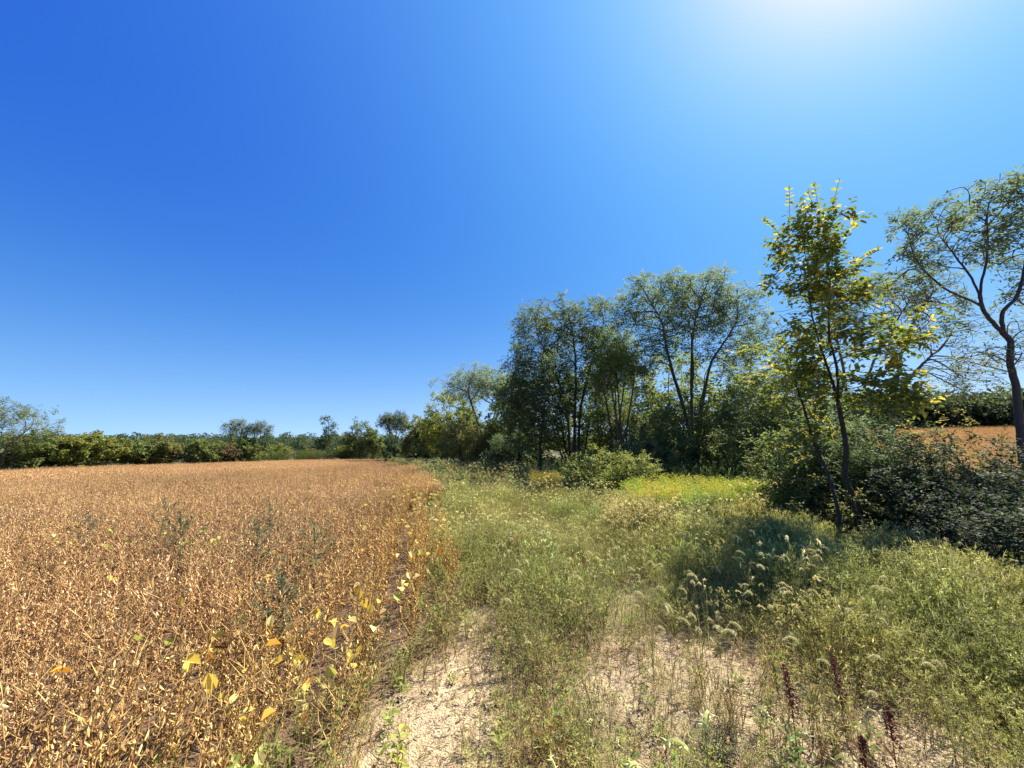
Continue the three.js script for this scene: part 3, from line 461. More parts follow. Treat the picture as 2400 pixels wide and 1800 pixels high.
// ------------------------------------------------------------------ far woods
function woodGeometry(r) {
  const mb = new MB(false, 2048);
  for (let l = 0; l < 7; l++) {
    const cx = (r() - 0.5) * 5, cz = (r() - 0.5) * 5, cy = 3 + r() * 6.5, R = 2 + r() * 1.4;
    for (let k = 0; k < 60; k++) { const b = ball(r, D1); D2.copy(b).add(ball(r, D3).multiplyScalar(0.6)); D2.y -= 0.2; D2.normalize(); leaf(mb, cx + b.x * R, cy + b.y * R * 0.85, cz + b.z * R, D2, 1.0 + r() * 0.5, 0.8, 0.15, mix3([0.055, 0.08, 0.03], [0.12, 0.15, 0.05], r())); }
  }
  return mb.geom();
}
{
  const r = rng(900), geo = [woodGeometry(r), woodGeometry(r), woodGeometry(r)];
  const fill = (o, count, at) => { const lists = [[], [], []]; for (let k = 0; k < count; k++) { const e = at(); const a = 0.75 + 0.45 * r(); e.c = pick(r, [[0.8, 0.95, 1.1], [1.1, 1.05, 0.8], [1, 1, 1], [0.7, 0.85, 1]]).map((q) => q * a); e.ry = r() * 6.28; lists[k % 3].push(e); } lists.forEach((l, k) => scatter(o, 'tree_crowns', geo[k], M.far, l)); };
  const w = stuff('far_wood', 'wooded low ridge running along the horizon beyond the left field', 'wood');
  fill(w, 900, () => { const f = 170 + 210 * r(), x = lerp(-1.9, 0.25, r()) * f; return { x, f, y: height(x, f) - 1 + 1.5 * noise(x, f, 0.015, 6), s: 0.72 + 0.3 * r() * sstep(f, 180, 330), sy: 0.85 + 0.35 * r() }; });
  const w2 = stuff('far_wood', 'dark tree line along the top of the orange field on the right', 'wood');
  fill(w2, 260, () => { const a = lerp(0.72, 1.25, r()), d = 112 + 22 * r(), x = Math.sin(a) * d, f = Math.cos(a) * d; return { x, f, y: height(x, f) - 1.2, s: 0.55 + 0.3 * r() }; });
}

// ------------------------------------------------------------------ crop: ripe soybeans, leafless, hung with pods
const PODS = [[0.54, 0.35, 0.165], [0.74, 0.54, 0.3], [0.4, 0.22, 0.09], [0.2, 0.085, 0.038], [0.62, 0.42, 0.2], [0.48, 0.28, 0.095]], STRAW = [0.56, 0.39, 0.17];
function pod(mb, x, y, z, d, len, w, c, fine) {
  if (!fine) { leaf(mb, x, y, z, d, len, w, 0.3, c); return; }
  let sx = d.z, sz = -d.x; const l = Math.hypot(sx, sz) || 1; sx /= l; sz /= l;
  const ux = -sz * d.y, uy = sz * d.x - sx * d.z, uz = sx * d.y, bend = len * 0.16, rings = [];
  for (const [t, q] of [[0.25, 0.9], [0.68, 1]]) {
    const k = bend * 4 * t * (1 - t), cx = x + d.x * len * t + ux * k, cy = y + d.y * len * t + uy * k, cz = z + d.z * len * t + uz * k, h = (w / 2) * q;
    rings.push([mb.v(cx + sx * h, cy, cz + sz * h, c), mb.v(cx + ux * h * 1.1, cy + uy * h * 1.1, cz + uz * h * 1.1, c), mb.v(cx - sx * h, cy, cz - sz * h, c)]);
  }
  const b = mb.v(x, y, z, c, 0.8), t = mb.v(x + d.x * len, y + d.y * len, z + d.z * len, c, 0.7), [a, e] = rings;
  for (let k = 0; k < 3; k++) { const n = (k + 1) % 3; mb.tri(b, a[n], a[k]); mb.quad(a[k], a[n], e[n], e[k]); mb.tri(t, e[k], e[n]); }
}
function soyPlant(mb, r, ox, oz, o) {
  const h = (0.56 + 0.2 * r()) * (o.h ?? 1), lx = (r() - 0.5) * 0.16, lz = (r() - 0.5) * 0.16, at = (t) => D1.set(ox + lx * t * t, h * t, oz + lz * t * t), sc = shade(STRAW, 0.75 + 0.5 * r()), kink = Array.from({ length: 12 }, () => (r() - 0.5) * 0.014);
  if (o.stem) { const pts = [0, 0.35, 0.7, 1].map((t, k) => at(t).clone().add(V(kink[k], 0, kink[k + 4]))); tube(mb, pts, [0.0042, 0.0036, 0.0028, 0.0012], 3, sc); }
  const bunch = (x, y, z, n) => { for (let k = 0; k < n; k++) { const a = r() * 6.28, up = r() < 0.5 ? -1.4 + 1.1 * r() : 0.4 + 1.3 * r(); D2.set(Math.cos(a), up, Math.sin(a)).normalize(); pod(mb, x, y, z, D2, o.len * (0.75 + 0.5 * r()), o.wid * (0.8 + 0.4 * r()), shade(pick(r, PODS), 0.75 + 0.5 * r()), o.fine); } };
  for (let k = 0; k < o.nodes; k++) { const t = 0.16 + (0.84 * (k + r() * 0.6)) / o.nodes; at(t); bunch(D1.x, D1.y, D1.z, Math.round(o.per * (0.6 + 0.8 * r()))); }
  for (let k = 0; k < (o.side ?? 0); k++) {
    const t = 0.15 + 0.35 * r(), a = r() * 6.28, b = at(t).clone(), L = 0.2 + 0.16 * r(), e = V(b.x + Math.cos(a) * L * 0.5, b.y + L, b.z + Math.sin(a) * L * 0.5), m = V().lerpVectors(b, e, 0.5).add(V(Math.cos(a) * 0.04, -0.01, Math.sin(a) * 0.04));
    tube(mb, [b, m, e], [0.003, 0.0024, 0.0012], 3, sc);
    for (let q = 0; q < 5; q++) { const u = 0.3 + 0.7 * (q / 5), p = V().lerpVectors(m, e, u); bunch(p.x, p.y, p.z, 2); }
  }
  for (let k = 0; k < (o.stalks ?? 0); k++) { const t = 0.4 + 0.6 * r(), a = r() * 6.28; at(t); D2.set(Math.cos(a) * 0.8, 0.3 + 0.6 * r(), Math.sin(a) * 0.8).normalize(); leaf(mb, D1.x, D1.y, D1.z, D2, 0.07 + 0.13 * r(), 0.003, 0.2, shade(STRAW, 0.8 + 0.5 * r())); }
  for (let k = 0; k < (o.dead ?? 0); k++) { const t = r() * 0.75, a = r() * 6.28; at(t); D2.set(Math.cos(a), -0.6 + 0.8 * r(), Math.sin(a)).normalize(); leaf(mb, D1.x + D2.x * 0.03, D1.y, D1.z + D2.z * 0.03, D2, 0.035 + 0.04 * r(), 0.013, 0.7, pick(r, [[0.2, 0.09, 0.04], [0.3, 0.17, 0.07], [0.16, 0.06, 0.03], [0.36, 0.22, 0.08]]), true, r() * 3); }
}
const ROW = THREE.MathUtils.degToRad(-13), RC = Math.cos(ROW), RS = Math.sin(ROW);
const inField = (x, f, m = 0) => x < edge(f) - m && f < back(x) - m;
const field = stuff('soybean_field', 'ripe tan soybean crop hung with dry pods, filling the left half', 'soybean field');
{
  const r = rng(41);
  const near = Array.from({ length: 7 }, () => { const mb = new MB(false, 2048); soyPlant(mb, r, 0, 0, { stem: 1, nodes: 14, per: 4, len: 0.031, wid: 0.0064, fine: true, side: 4, stalks: 8, dead: 3 }); return mb.geom(true); });
  const lists = near.map(() => []);
  for (let row = -60; row < 60; row++) for (let s = -3; s < 14; s += 0.062) {
    const q = row * 0.36 + (r() - 0.5) * 0.1, x = s * RS + q * RC, f = s * RC - q * RS;
    const d = Math.hypot(x, f); r();
    if (d > 10.5 || f < 0.15 || d < 0.75 || !inField(x, f, 0.05 - 0.45 * r() * r() * r()) || r() < 0.1 || r() < 0.45 * sstep(x - edge(f), -0.45, 0.1) || Math.abs(x) > 1.75 * f + 1.2) continue;
    const tone = 0.8 + 0.42 * r() + 0.16 * noise(x, f, 0.6, 3), warm = noise(x, f, 0.35, 8);
    lists[Math.floor(r() * near.length)].push({ x, f, ry: r() * 6.28, s: (0.88 + 0.24 * r()) * (1 - 0.34 * r() * sstep(x - edge(f), -0.7, 0)), tx: (r() - 0.5) * 0.28, tz: (r() - 0.5) * 0.28, c: [tone * (1.03 + 0.05 * warm), tone, tone * (0.97 - 0.12 * warm - 0.3 * sstep(x - edge(f), -1.8, -0.2))] });
  }
  for (let k = 0; k < 4600; k++) {                     // the ragged margin of the crop farther along
    const f = 8.5 + 44 * Math.pow(r(), 1.3), x = edge(f) - 1.3 + 1.5 * Math.sqrt(r()); if (Math.hypot(x, f) < 10) continue;
    const tone = 0.85 + 0.4 * r(); lists[k % near.length].push({ x, f, ry: r() * 6.28, s: 0.8 + 0.3 * r(), tx: (r() - 0.5) * 0.3, tz: (r() - 0.5) * 0.3, c: [tone * 1.04, tone, tone * 0.85] });
  }
  lists.forEach((l, k) => scatter(field, 'plants', near[k], M.straw, l));
  // farther off: whole patches of plants
  const patch = (size, gap, o) => { const mb = new MB(false, 8192); for (let q = -size / 2 + 0.18; q < size / 2; q += 0.36) for (let s = -size / 2; s < size / 2; s += gap) soyPlant(mb, r, q + (r() - 0.5) * 0.12, s + (r() - 0.5) * gap, o); return mb.geom(); };
  const spread = (parent, geos, size, keep, tint) => {
    const ls = geos.map(() => []), n = Math.ceil(150 / size);
    for (let i = -n; i <= n; i++) for (let j = -n; j <= n; j++) {
      const q = i * size, s = j * size, x = s * RS + q * RC, f = s * RC - q * RS; r();
      if (!keep(x, f, Math.hypot(x, f))) continue;
      const tone = (0.9 + 0.16 * r()) * (1 + 0.14 * noise(x, f, 0.11, 2));
      ls[Math.floor(r() * geos.length)].push({ x, f, ry: -ROW + (r() < 0.5 ? Math.PI : 0), s: 1.0, sy: 0.94 + 0.12 * r(), c: tint.map((v) => v * tone) });
    }
    ls.forEach((l, k) => scatter(parent, 'plants', geos[k], M.straw, l));
  };
  const mid = [0, 1, 2, 3].map(() => patch(1.08, 0.075, { stem: 1, nodes: 10, per: 3.6, len: 0.039, wid: 0.0105, stalks: 1, dead: 2 }));
  spread(field, mid, 1.08, (x, f, d) => d > 10.2 && f > 1 && inField(x, f, 0.3) && (d < 27 || (d < 75 && x > edge(f) - 5.5)) && x > -1.75 * f - 3, [1, 1, 1]);
  const far = [0, 1, 2].map(() => patch(2.52, 0.11, { nodes: 6, per: 2.6, len: 0.075, wid: 0.024, stalks: 2 }));
  spread(field, far, 2.52, (x, f, d) => d >= 26 && d < 130 && f > 1 && inField(x, f, d < 74 ? 4.6 : 0.6) && x > -1.75 * f - 6, [1.05, 1.03, 1.0]);
  const fieldTwo = stuff('soybean_field', 'orange-brown soybean field on the rise behind the hedgerow at right', 'soybean field');
  spread(fieldTwo, far, 2.52, (x, f, d) => { const a = Math.atan2(x, f); return a > 0.66 && a < 1.2 && d > 27 && d < 112; }, [1.1, 1.0, 0.82]);

  // leaves that still hang on: each a piece of its own near the camera
  const lg = [0, 1, 2].map((k) => { const mb = new MB(false, 32), w = 0.06 + 0.012 * k, L = 0.085 + 0.014 * k; leaf(mb, 0, 0, 0, V(0, 0.1, 1).normalize(), L, w, 0.12 + 0.1 * k, [1, 1, 1], true); return mb.geom(); });
  const tones = [[0.78, 0.58, 0.08], [0.8, 0.68, 0.25], [0.7, 0.34, 0.03], [0.42, 0.44, 0.09], [0.55, 0.38, 0.14], [0.82, 0.66, 0.12]].map((c) => { const m = M.yellow.clone(); m.color.setRGB(...c); return m; });
  let n = 0;
  const hang = (x, f, tone, big, lift = 0) => { const e = new THREE.Mesh(lg[n % 3], tones[tone]); e.name = numbered('yellow_leaf'); e.position.set(x, height(x, f) + 0.34 + lift + (0.28 - lift * 0.6) * r(), -f); e.quaternion.setFromUnitVectors(V(0, 0, 1), ball(r).multiplyScalar(0.8).add(V(0, -0.25, 0.3)).normalize()); e.scale.setScalar((0.48 + 0.36 * r()) * big); e.castShadow = e.receiveShadow = true; field.add(e); n++; };
  while (n < 62) { const f = 1.9 + 5.0 * r() * r() + r(), x = edge(f) - 0.05 - 2.2 * r() * r(); hang(x, f, Math.floor(r() * 6), 1); }
  while (n < 104) { const f = 1.75 + 0.9 * r(), x = edge(f) - 0.05 - 0.95 * r(); hang(x, f, pick(r, [0, 0, 1, 2, 5, 5]), 0.95); }
  while (n < 140) { const f = 1.8 + 4.0 * r(), x = edge(f) - (1.4 * f + 0.4) * r(); hang(x, f, Math.floor(r() * 6), 1); }
  const clump = [[-4.9, 4.7], [-4.1, 4.4], [-3.5, 4.6], [-3.0, 4.3], [-5.6, 4.9]];
  while (n < 195) { const [cx, cf] = pick(r, clump), f = cf + 0.5 * (r() - 0.5), x = cx + 0.75 * (r() - 0.5); hang(x, f, pick(r, [1, 3, 3, 3, 5]), 0.85, 0.12); }
  const more = new MB(false, 32); leaf(more, 0, 0, 0, V(0, 0.1, 1).normalize(), 0.075, 0.05, 0.2, [1, 1, 1], true);
  const ml = []; for (let k = 0; k < 420; k++) { const f = 5 + 12 * r(), x = edge(f) - (1.3 * f) * r() * (r() < 0.5 ? r() * 0.3 : 1); const y = height(x, f) + 0.5 + 0.16 * r(); ml.push({ x, f, y, ry: r() * 6.28, tx: r() * 2 - 1, s: 0.8 + 0.4 * r(), c: pick(r, [[0.75, 0.56, 0.09], [0.7, 0.58, 0.2], [0.6, 0.33, 0.05], [0.4, 0.4, 0.1]]) }); }
  scatter(field, 'leaves', more.geom(), M.yellow, ml);
}

// ------------------------------------------------------------------ weeds and grasses
function blade(mb, r, x, z, h, w, a, lean, c) {
  const k = 3, dx = Math.cos(a), dz = Math.sin(a); let L = -1, Rr = -1;
  for (let i = 0; i <= k; i++) {
    const t = i / k, o = lean * t * t * h, y = h * (t - 0.3 * lean * t * t), ww = (w / 2) * (1 - t * 0.85), px = x + dx * o, pz = z + dz * o;
    const l2 = mb.v(px - dz * ww, y, pz + dx * ww, c, 0.8 + 0.25 * t), r2 = mb.v(px + dz * ww, y, pz - dx * ww, c, 0.8 + 0.25 * t);
    if (i) mb.quad(L, Rr, r2, l2); L = l2; Rr = r2;
  }
}
const WEED = {
  feather(r, h = 0.5) {                                 // branching, feathery, grey-green, with thin flower spikes
    const mb = new MB(false, 4096), c0 = [0.3, 0.3, 0.075], B = V(), S = V(), top = V((r() - 0.5) * 0.12, h, (r() - 0.5) * 0.12);
    tube(mb, [V(0, 0, 0), V(top.x * 0.3, h * 0.5, top.z * 0.3), top], [0.003, 0.0024, 0.001], 3, [0.2, 0.17, 0.08]);
    for (let k = 0; k < 13; k++) {
      const t = 0.16 + (0.8 * k) / 13, a = k * 2.4 + r() * 1.2, L = h * (0.5 - 0.3 * t) * (0.7 + 0.6 * r());
      B.set(Math.cos(a), 0.35 + 0.9 * r(), Math.sin(a)).normalize();
      const bx = top.x * t * t, by = h * t, bz = top.z * t * t;
      leaf(mb, bx, by, bz, B, L, 0.0026, 0.2, [0.2, 0.18, 0.08]);
      for (let q = 0; q < 4; q++) {
        const u = 0.3 + 0.23 * q, x = bx + B.x * L * u, y = by + B.y * L * u, z = bz + B.z * L * u, l2 = L * 0.42 * (1.2 - 0.6 * u);
        ball(r, S).multiplyScalar(0.85).add(B); S.y += 0.25; S.normalize();
        const tone = shade(c0, 0.5 + 1.1 * r());
        for (let w = 0; w < 5; w++) { const v = 0.15 + 0.18 * w; ball(r, D2).multiplyScalar(0.9).addScaledVector(S, 0.5).normalize(); leaf(mb, x + S.x * l2 * v, y + S.y * l2 * v, z + S.z * l2 * v, D2, 0.015 + 0.017 * r(), 0.0075, 0.2, r() < 0.07 ? [0.62, 0.58, 0.34] : shade(tone, 0.8 + 0.4 * r()), false, (r() - 0.5) * 2); }
      }
      if (t > 0.5) leaf(mb, bx + B.x * L, by + B.y * L, bz + B.z * L, D2.set(B.x * 0.4, 1, B.z * 0.4).normalize(), 0.03 + 0.04 * r(), 0.006, 0.3, shade([0.42, 0.4, 0.17], 0.8 + 0.4 * r()));
    }
    return mb.geom();
  },
  grass(r, h = 0.36, n = 26) { const mb = new MB(false, 1024); for (let k = 0; k < n; k++) blade(mb, r, (r() - 0.5) * 0.1, (r() - 0.5) * 0.1, h * (0.5 + 0.6 * r()), 0.0025 + 0.003 * r(), r() * 6.28, 0.3 + 0.9 * r(), pick(r, [[0.3, 0.31, 0.07], [0.4, 0.39, 0.1], [0.22, 0.26, 0.05], [0.56, 0.47, 0.2], [0.48, 0.44, 0.14]])); return mb.geom(); },
  dry(r, h = 0.36, n = 20) { const mb = new MB(false, 1024); for (let k = 0; k < n; k++) blade(mb, r, (r() - 0.5) * 0.12, (r() - 0.5) * 0.12, h * (0.4 + 0.7 * r()), 0.003 + 0.003 * r(), r() * 6.28, 0.4 + 1.3 * r(), pick(r, [[0.45, 0.34, 0.17], [0.55, 0.42, 0.24], [0.33, 0.2, 0.1], [0.26, 0.13, 0.08]])); return mb.geom(); },
  wiry(r, h = 0.4) {                                    // thin forked stalks with few small leaves
    const mb = new MB(false, 512), c = pick(r, [[0.2, 0.17, 0.07], [0.24, 0.15, 0.08], [0.17, 0.18, 0.06]]);
    for (let k = 0; k < 4; k++) {
      const a = r() * 6.28, e = V(Math.cos(a) * 0.12, h * (0.7 + 0.4 * r()), Math.sin(a) * 0.12); tube(mb, [V(), V(e.x * 0.3, e.y * 0.5, e.z * 0.3), e], [0.0022, 0.0018, 0.0008], 3, c);
      for (let q = 0; q < 9; q++) { const t = 0.25 + 0.75 * r(); ball(r, D2); D2.y = Math.abs(D2.y) * 0.8; D2.normalize(); leaf(mb, e.x * t * t, e.y * t, e.z * t * t, D2, 0.025 + 0.035 * r(), 0.006 + 0.004 * r(), 0.2, shade(pick(r, [[0.36, 0.37, 0.09], [0.5, 0.46, 0.14], [0.42, 0.31, 0.13], [0.27, 0.31, 0.07]]), 0.8 + 0.4 * r())); }
    }
    return mb.geom();
  },
  broad(r) { const mb = new MB(false, 512); for (let k = 0; k < 22; k++) { const a = k * 2.4, t = r(), y = 0.03 + 0.16 * t; D2.set(Math.cos(a), 0.2 + 0.5 * r(), Math.sin(a)).normalize(); leaf(mb, D2.x * 0.05 * r(), y, D2.z * 0.05 * r(), D2, 0.035 + 0.03 * r(), 0.02 + 0.012 * r(), 0.15, shade([0.24, 0.31, 0.07], 0.7 + 0.7 * r()), true); } return mb.geom(); },
  golden(r, h = 0.85) {                                 // leafy stem topped by a yellow plume
    const mb = new MB(false, 2048), lx = (r() - 0.5) * 0.12, lz = (r() - 0.5) * 0.12;
    tube(mb, [V(0, 0, 0), V(lx * 0.4, h * 0.5, lz * 0.4), V(lx, h, lz)], [0.0035, 0.003, 0.0015], 3, [0.18, 0.18, 0.06]);
    for (let k = 0; k < 26; k++) { const t = 0.12 + 0.74 * (k / 26), a = k * 2.4; D2.set(Math.cos(a), 0.35 + 0.4 * r(), Math.sin(a)).normalize(); leaf(mb, lx * t, h * t, lz * t, D2, 0.075 + 0.03 * r(), 0.014, 0.2, shade([0.25, 0.3, 0.07], 0.75 + 0.5 * r())); }
    for (let k = 0; k < 8; k++) { const t = 0.78 + 0.22 * (k / 8), a = k * 2.4, L = 0.13 * (1.15 - (t - 0.78) * 3); for (let q = 0; q < 8; q++) { const u = (q + 0.4) / 8; ball(r, D2); D2.y = Math.abs(D2.y); leaf(mb, lx * t + Math.cos(a) * L * u, h * t + L * u * (0.8 - 0.5 * u), lz * t + Math.sin(a) * L * u, D2.normalize(), 0.022, 0.014, 0.2, shade(pick(r, [[0.74, 0.54, 0.03], [0.5, 0.47, 0.05], [0.4, 0.43, 0.06], [0.42, 0.44, 0.07]]), 0.8 + 0.4 * r())); } }
    return mb.geom();
  },
  fox(r, h = 0.6) { const mb = new MB(false, 1024); for (let k = 0; k < 4; k++) foxtailStalk(mb, mb, r, h * (0.75 + 0.4 * r()), r() * 6.28, 10, (r() - 0.5) * 0.16, (r() - 0.5) * 0.16); for (let k = 0; k < 8; k++) blade(mb, r, (r() - 0.5) * 0.1, (r() - 0.5) * 0.1, 0.28 * (0.6 + 0.6 * r()), 0.0045, r() * 6.28, 0.7, [0.36, 0.36, 0.1]); return mb.geom(); },
};
function foxtailStalk(stem, head, r, h, a, hairs, ox = 0, oz = 0, len = 0.085) {
  const dx = Math.cos(a), dz = Math.sin(a), top = V(ox + dx * 0.1 * h, h, oz + dz * 0.1 * h), tan = V(dx * 0.35, 1, dz * 0.35).normalize(), pts = [V(ox, 0, oz), V(ox + dx * 0.02 * h, h * 0.5, oz + dz * 0.02 * h), top];
  tube(stem, pts, [0.0018, 0.0015, 0.0011], 3, [0.28, 0.28, 0.1]);
  const hp = [], n = 6, p = top.clone(), bend = 0.26 + 0.2 * r(); let pitch = 1.2;
  for (let k = 0; k <= n; k++) { hp.push(p.clone()); p.add(V(dx * Math.cos(pitch), Math.sin(pitch), dz * Math.cos(pitch)).multiplyScalar(len / n)); pitch -= bend; }
  const hc = [0.58, 0.55, 0.24];
  tube(head, hp, [0.003, 0.0052, 0.0058, 0.0055, 0.0048, 0.0036, 0.001], hairs > 20 ? 6 : 4, hc);
  for (let k = 0; k < hairs; k++) {
    const t = r() * (n - 0.01), i = Math.floor(t), q = D1.lerpVectors(hp[i], hp[i + 1], t - i), ax = D2.subVectors(hp[i + 1], hp[i]).normalize();
    ball(r, D3).addScaledVector(ax, 0.55).normalize();
    leaf(head, q.x, q.y, q.z, D3, (hairs > 20 ? 0.015 : 0.02) + 0.006 * r(), hairs > 20 ? 0.0014 : 0.005, 0, [0.78, 0.73, 0.42]);
  }
}
{
  const r = rng(61), make = (fn, n, ...a) => Array.from({ length: n }, () => fn(r, ...a));
  const kinds = { feather: make(WEED.feather, 5), grass: make(WEED.grass, 4), dry: make(WEED.dry, 3), wiry: make(WEED.wiry, 5), broad: make(WEED.broad, 3), fox: make(WEED.fox, 3) };
  const lists = {}; for (const k in kinds) lists[k] = kinds[k].map(() => []);
  const add = (kind, e) => pick(r, lists[kind]).push(e);
  const drop = (x, f, dense) => {
    const u = x - edge(f), b = bare(x, f), d = Math.hypot(x, f), n1 = noise(x, f, 0.55, 12), n2 = noise(x, f, 1.1, 21), tone = (0.7 + 0.65 * r()) * (1 + 0.35 * noise(x, f, 1.8, 41)) * lerp(0.95, 1.08, sstep(f, 3.5, 6));
    if (u < 0 && r() < 0.35 - u) return;
    if (r() > (1 - b * 0.95) * dense * lerp(0.85, 1, sstep(f, 2.5, 5.5))) return;
    const right = sstep(x - 0.25 * (f - 2.5), 1.7, 2.5) * (1 - sstep(f, 6.5, 9)), lane = sstep(f, 4.0, 6.0), q = r();
    let kind;
    if (right > r()) kind = q < 0.8 ? 'feather' : q < 0.85 ? 'grass' : q < 0.88 ? 'fox' : n1 > 0.1 ? 'dry' : 'wiry';
    else if (lane > r()) kind = n2 > 0.28 ? (q < 0.4 ? 'dry' : q < 0.7 ? 'grass' : 'wiry') : q < 0.2 ? 'grass' : q < 0.55 ? 'feather' : q < 0.8 ? 'wiry' : q < (f > 6 && x > 1 ? 0.97 : 0.88) ? 'fox' : 'dry';
    else kind = u < 0.4 ? (q < 0.5 ? 'wiry' : q < 0.7 ? 'broad' : q < 0.82 ? 'grass' : 'dry') : q < 0.36 ? 'wiry' : q < 0.56 ? 'feather' : q < 0.66 ? 'broad' : q < 0.8 ? 'grass' : q < 0.85 ? 'fox' : 'dry';
    const small = 1 - 0.45 * clamp(b * 1.4, 0, 1), s = (0.66 + 0.46 * r()) * (1 + 0.5 * noise(x, f, 0.8, 51) + 0.3 * noise(x, f, 2.4, 57)) * small * (kind === 'feather' ? lerp(0.85, 1.0, right) : 1) * (lane > 0.5 && right < 0.3 ? 0.92 : 1);
    const g = 1 + 0.18 * n1, ruddy = f < 5 && x < 1.6 && r() < 0.05; add(kind, { x, f, y: height(x, f) - 0.01, ry: r() * 6.28, s, tx: (r() - 0.5) * 0.3, tz: (r() - 0.5) * 0.3, c: ruddy ? [tone * 0.85, tone * 0.48, tone * 0.45] : [tone * (1.98 - g), tone, tone * 0.88 * (1.6 - 0.6 * g)] });
  };
  for (let k = 0; k < 21000; k++) { const f = 0.9 + 12.6 * r(), x = edge(f) - 0.55 + r() * (hedge(f) + 0.2 + 0.4 + 1.4 * sstep(f, 7, 9) - edge(f)); if (Math.abs(x) < 1.5 * f + 1.6 && x < 9.5) drop(x, f, 1.0); }
  for (let k = 0; k < 5200; k++) { const f = 13 + 62 * Math.pow(r(), 1.5), lo = edge(f) - 0.1, hi = hedge(f) + 3, x = lo + r() * (hi - lo); add(pick(r, ['grass', 'grass', 'feather', 'fox', 'grass', 'dry']), { x, f, ry: r() * 6.28, s: 0.9 + 0.5 * r() + 0.012 * f, c: [1, 1, 0.9].map((v) => v * (0.9 + 0.35 * r())) }); }
  const w = stuff('weeds', 'mixed weeds and grasses covering the lane between crop and hedgerow', 'weeds');
  const namesOf = { feather: 'feathery_weeds', grass: 'green_grass', dry: 'dry_grass', wiry: 'wiry_weeds', broad: 'leafy_weeds', fox: 'foxtails' };
  for (const k in kinds) kinds[k].forEach((g, i) => scatter(w, namesOf[k], g, M.weed, lists[k][i]));

  // pale foxtails massed before the goldenrod
  const fx = kinds.fox.map(() => []); for (let k = 0; k < 230; k++) { const f = 6.2 + 2.6 * r(), x = 0.3 * f + 0.75 * (r() - 0.5) * 1.4 + 0.1; pick(r, fx).push({ x, f, ry: r() * 6.28, s: 0.72 + 0.3 * r(), c: [1.15, 1.05, 0.9] }); }
  const fo = stuff('foxtail_grass', 'thick patch of pale foxtail heads in front of the goldenrod', 'grass'); kinds.fox.forEach((g, i) => scatter(fo, 'foxtails', g, M.weed, fx[i]));
  // goldenrod
  const gold = make(WEED.golden, 5), gl = gold.map(() => []);
  for (let k = 0; k < 1500; k++) { const f = 7.2 + 3.8 * r(), t = r(), x = lerp(0.29 * f, 0.74 * f, t) + 0.2 * (r() - 0.5), n = noise(x, f, 0.9, 31); if (r() < 0.1) continue; const k2 = n > 0.02 ? [1, 1, 1] : [0.7, 0.95, 1.1]; pick(r, gl).push({ x, f, ry: r() * 6.28, s: 0.66 + 0.36 * r() + 0.12 * n, tx: (r() - 0.5) * 0.25, tz: (r() - 0.5) * 0.25, c: k2.map((v) => v * (0.85 + 0.3 * r())) }); }
  const go = stuff('goldenrod', 'yellow flowering goldenrod stand below the tall pale locust', 'wildflowers'); gold.forEach((g, i) => scatter(go, 'flowering_stems', g, M.weed, gl[i]));
  const g2 = gold.map(() => []); for (let k = 0; k < 130; k++) { const f = 11 + 2 * r(), x = lerp(0.05 * f, 0.12 * f, r()); pick(r, g2).push({ x, f, ry: r() * 6.28, s: 0.8 + 0.3 * r(), c: [0.62, 0.55, 0.6] }); }
  const go2 = stuff('goldenrod', 'small fading goldenrod clump left of the rounded green bush', 'wildflowers'); gold.forEach((g, i) => scatter(go2, 'flowering_stems', g, M.weed, g2[i]));
  // weeds under the trees
  const ul = kinds.feather.map(() => []); for (let k = 0; k < 2300; k++) { const f = 9.5 + 32 * r(), x = hedge(f) + 0.8 + 9 * r(); pick(r, ul).push({ x, f, ry: r() * 6.28, s: 1.2 + 1.0 * r(), c: [0.6, 0.8, 0.6] }); }
  for (let k = 0; k < 1500; k++) { const x = -74 + 62 * r(), f = back(x) + 0.4 + 9 * r() * r(); pick(r, ul).push({ x, f, ry: r() * 6.28, s: 2.6 + 2.4 * r(), c: [0.42, 0.55, 0.36].map((v) => v * (0.6 + 0.5 * r())) }); }
  const us = stuff('undergrowth', 'weedy undergrowth beneath the hedgerow trees and along the far edge of the crop', 'undergrowth'); kinds.feather.forEach((g, i) => scatter(us, 'leafy_weeds', g, M.weed, ul[i]));
  // dead bits lying on the soil
  const lm = new MB(false, 64); for (let k = 0; k < 7; k++) { const a = r() * 6.28; leaf(lm, (r() - 0.5) * 0.12, 0.004 + 0.006 * r(), (r() - 0.5) * 0.12, D1.set(Math.cos(a), 0.06 * r(), Math.sin(a)).normalize(), 0.02 + 0.05 * r(), 0.003 + 0.009 * r() * r(), 0.3, pick(r, [[0.28, 0.18, 0.1], [0.4, 0.29, 0.16], [0.14, 0.09, 0.06], [0.5, 0.4, 0.25]])); }
  const ll = []; for (let k = 0; k < 5600; k++) { const f = 1 + 6 * r() * r() + 3 * r(), x = edge(f) - 0.6 + 4.6 * r(); ll.push({ x, f, ry: r() * 6.28, s: 0.6 + 0.9 * r(), c: [1, 1, 1].map((v) => v * (0.6 + 0.7 * r())) }); }
  const li = stuff('plant_litter', 'dry stalk bits and dead leaves scattered over the bare sandy tracks', 'litter'); scatter(li, 'dead_bits', lm.geom(), M.straw, ll);
  const st = new THREE.IcosahedronGeometry(0.012, 1), sp = st.attributes.position; for (let k = 0; k < sp.count; k++) { const q = 1 + 0.3 * perlin.noise(sp.getX(k) * 90, sp.getY(k) * 90, sp.getZ(k) * 90); sp.setXYZ(k, sp.getX(k) * q, sp.getY(k) * q * 0.6, sp.getZ(k) * q); } st.computeVertexNormals();
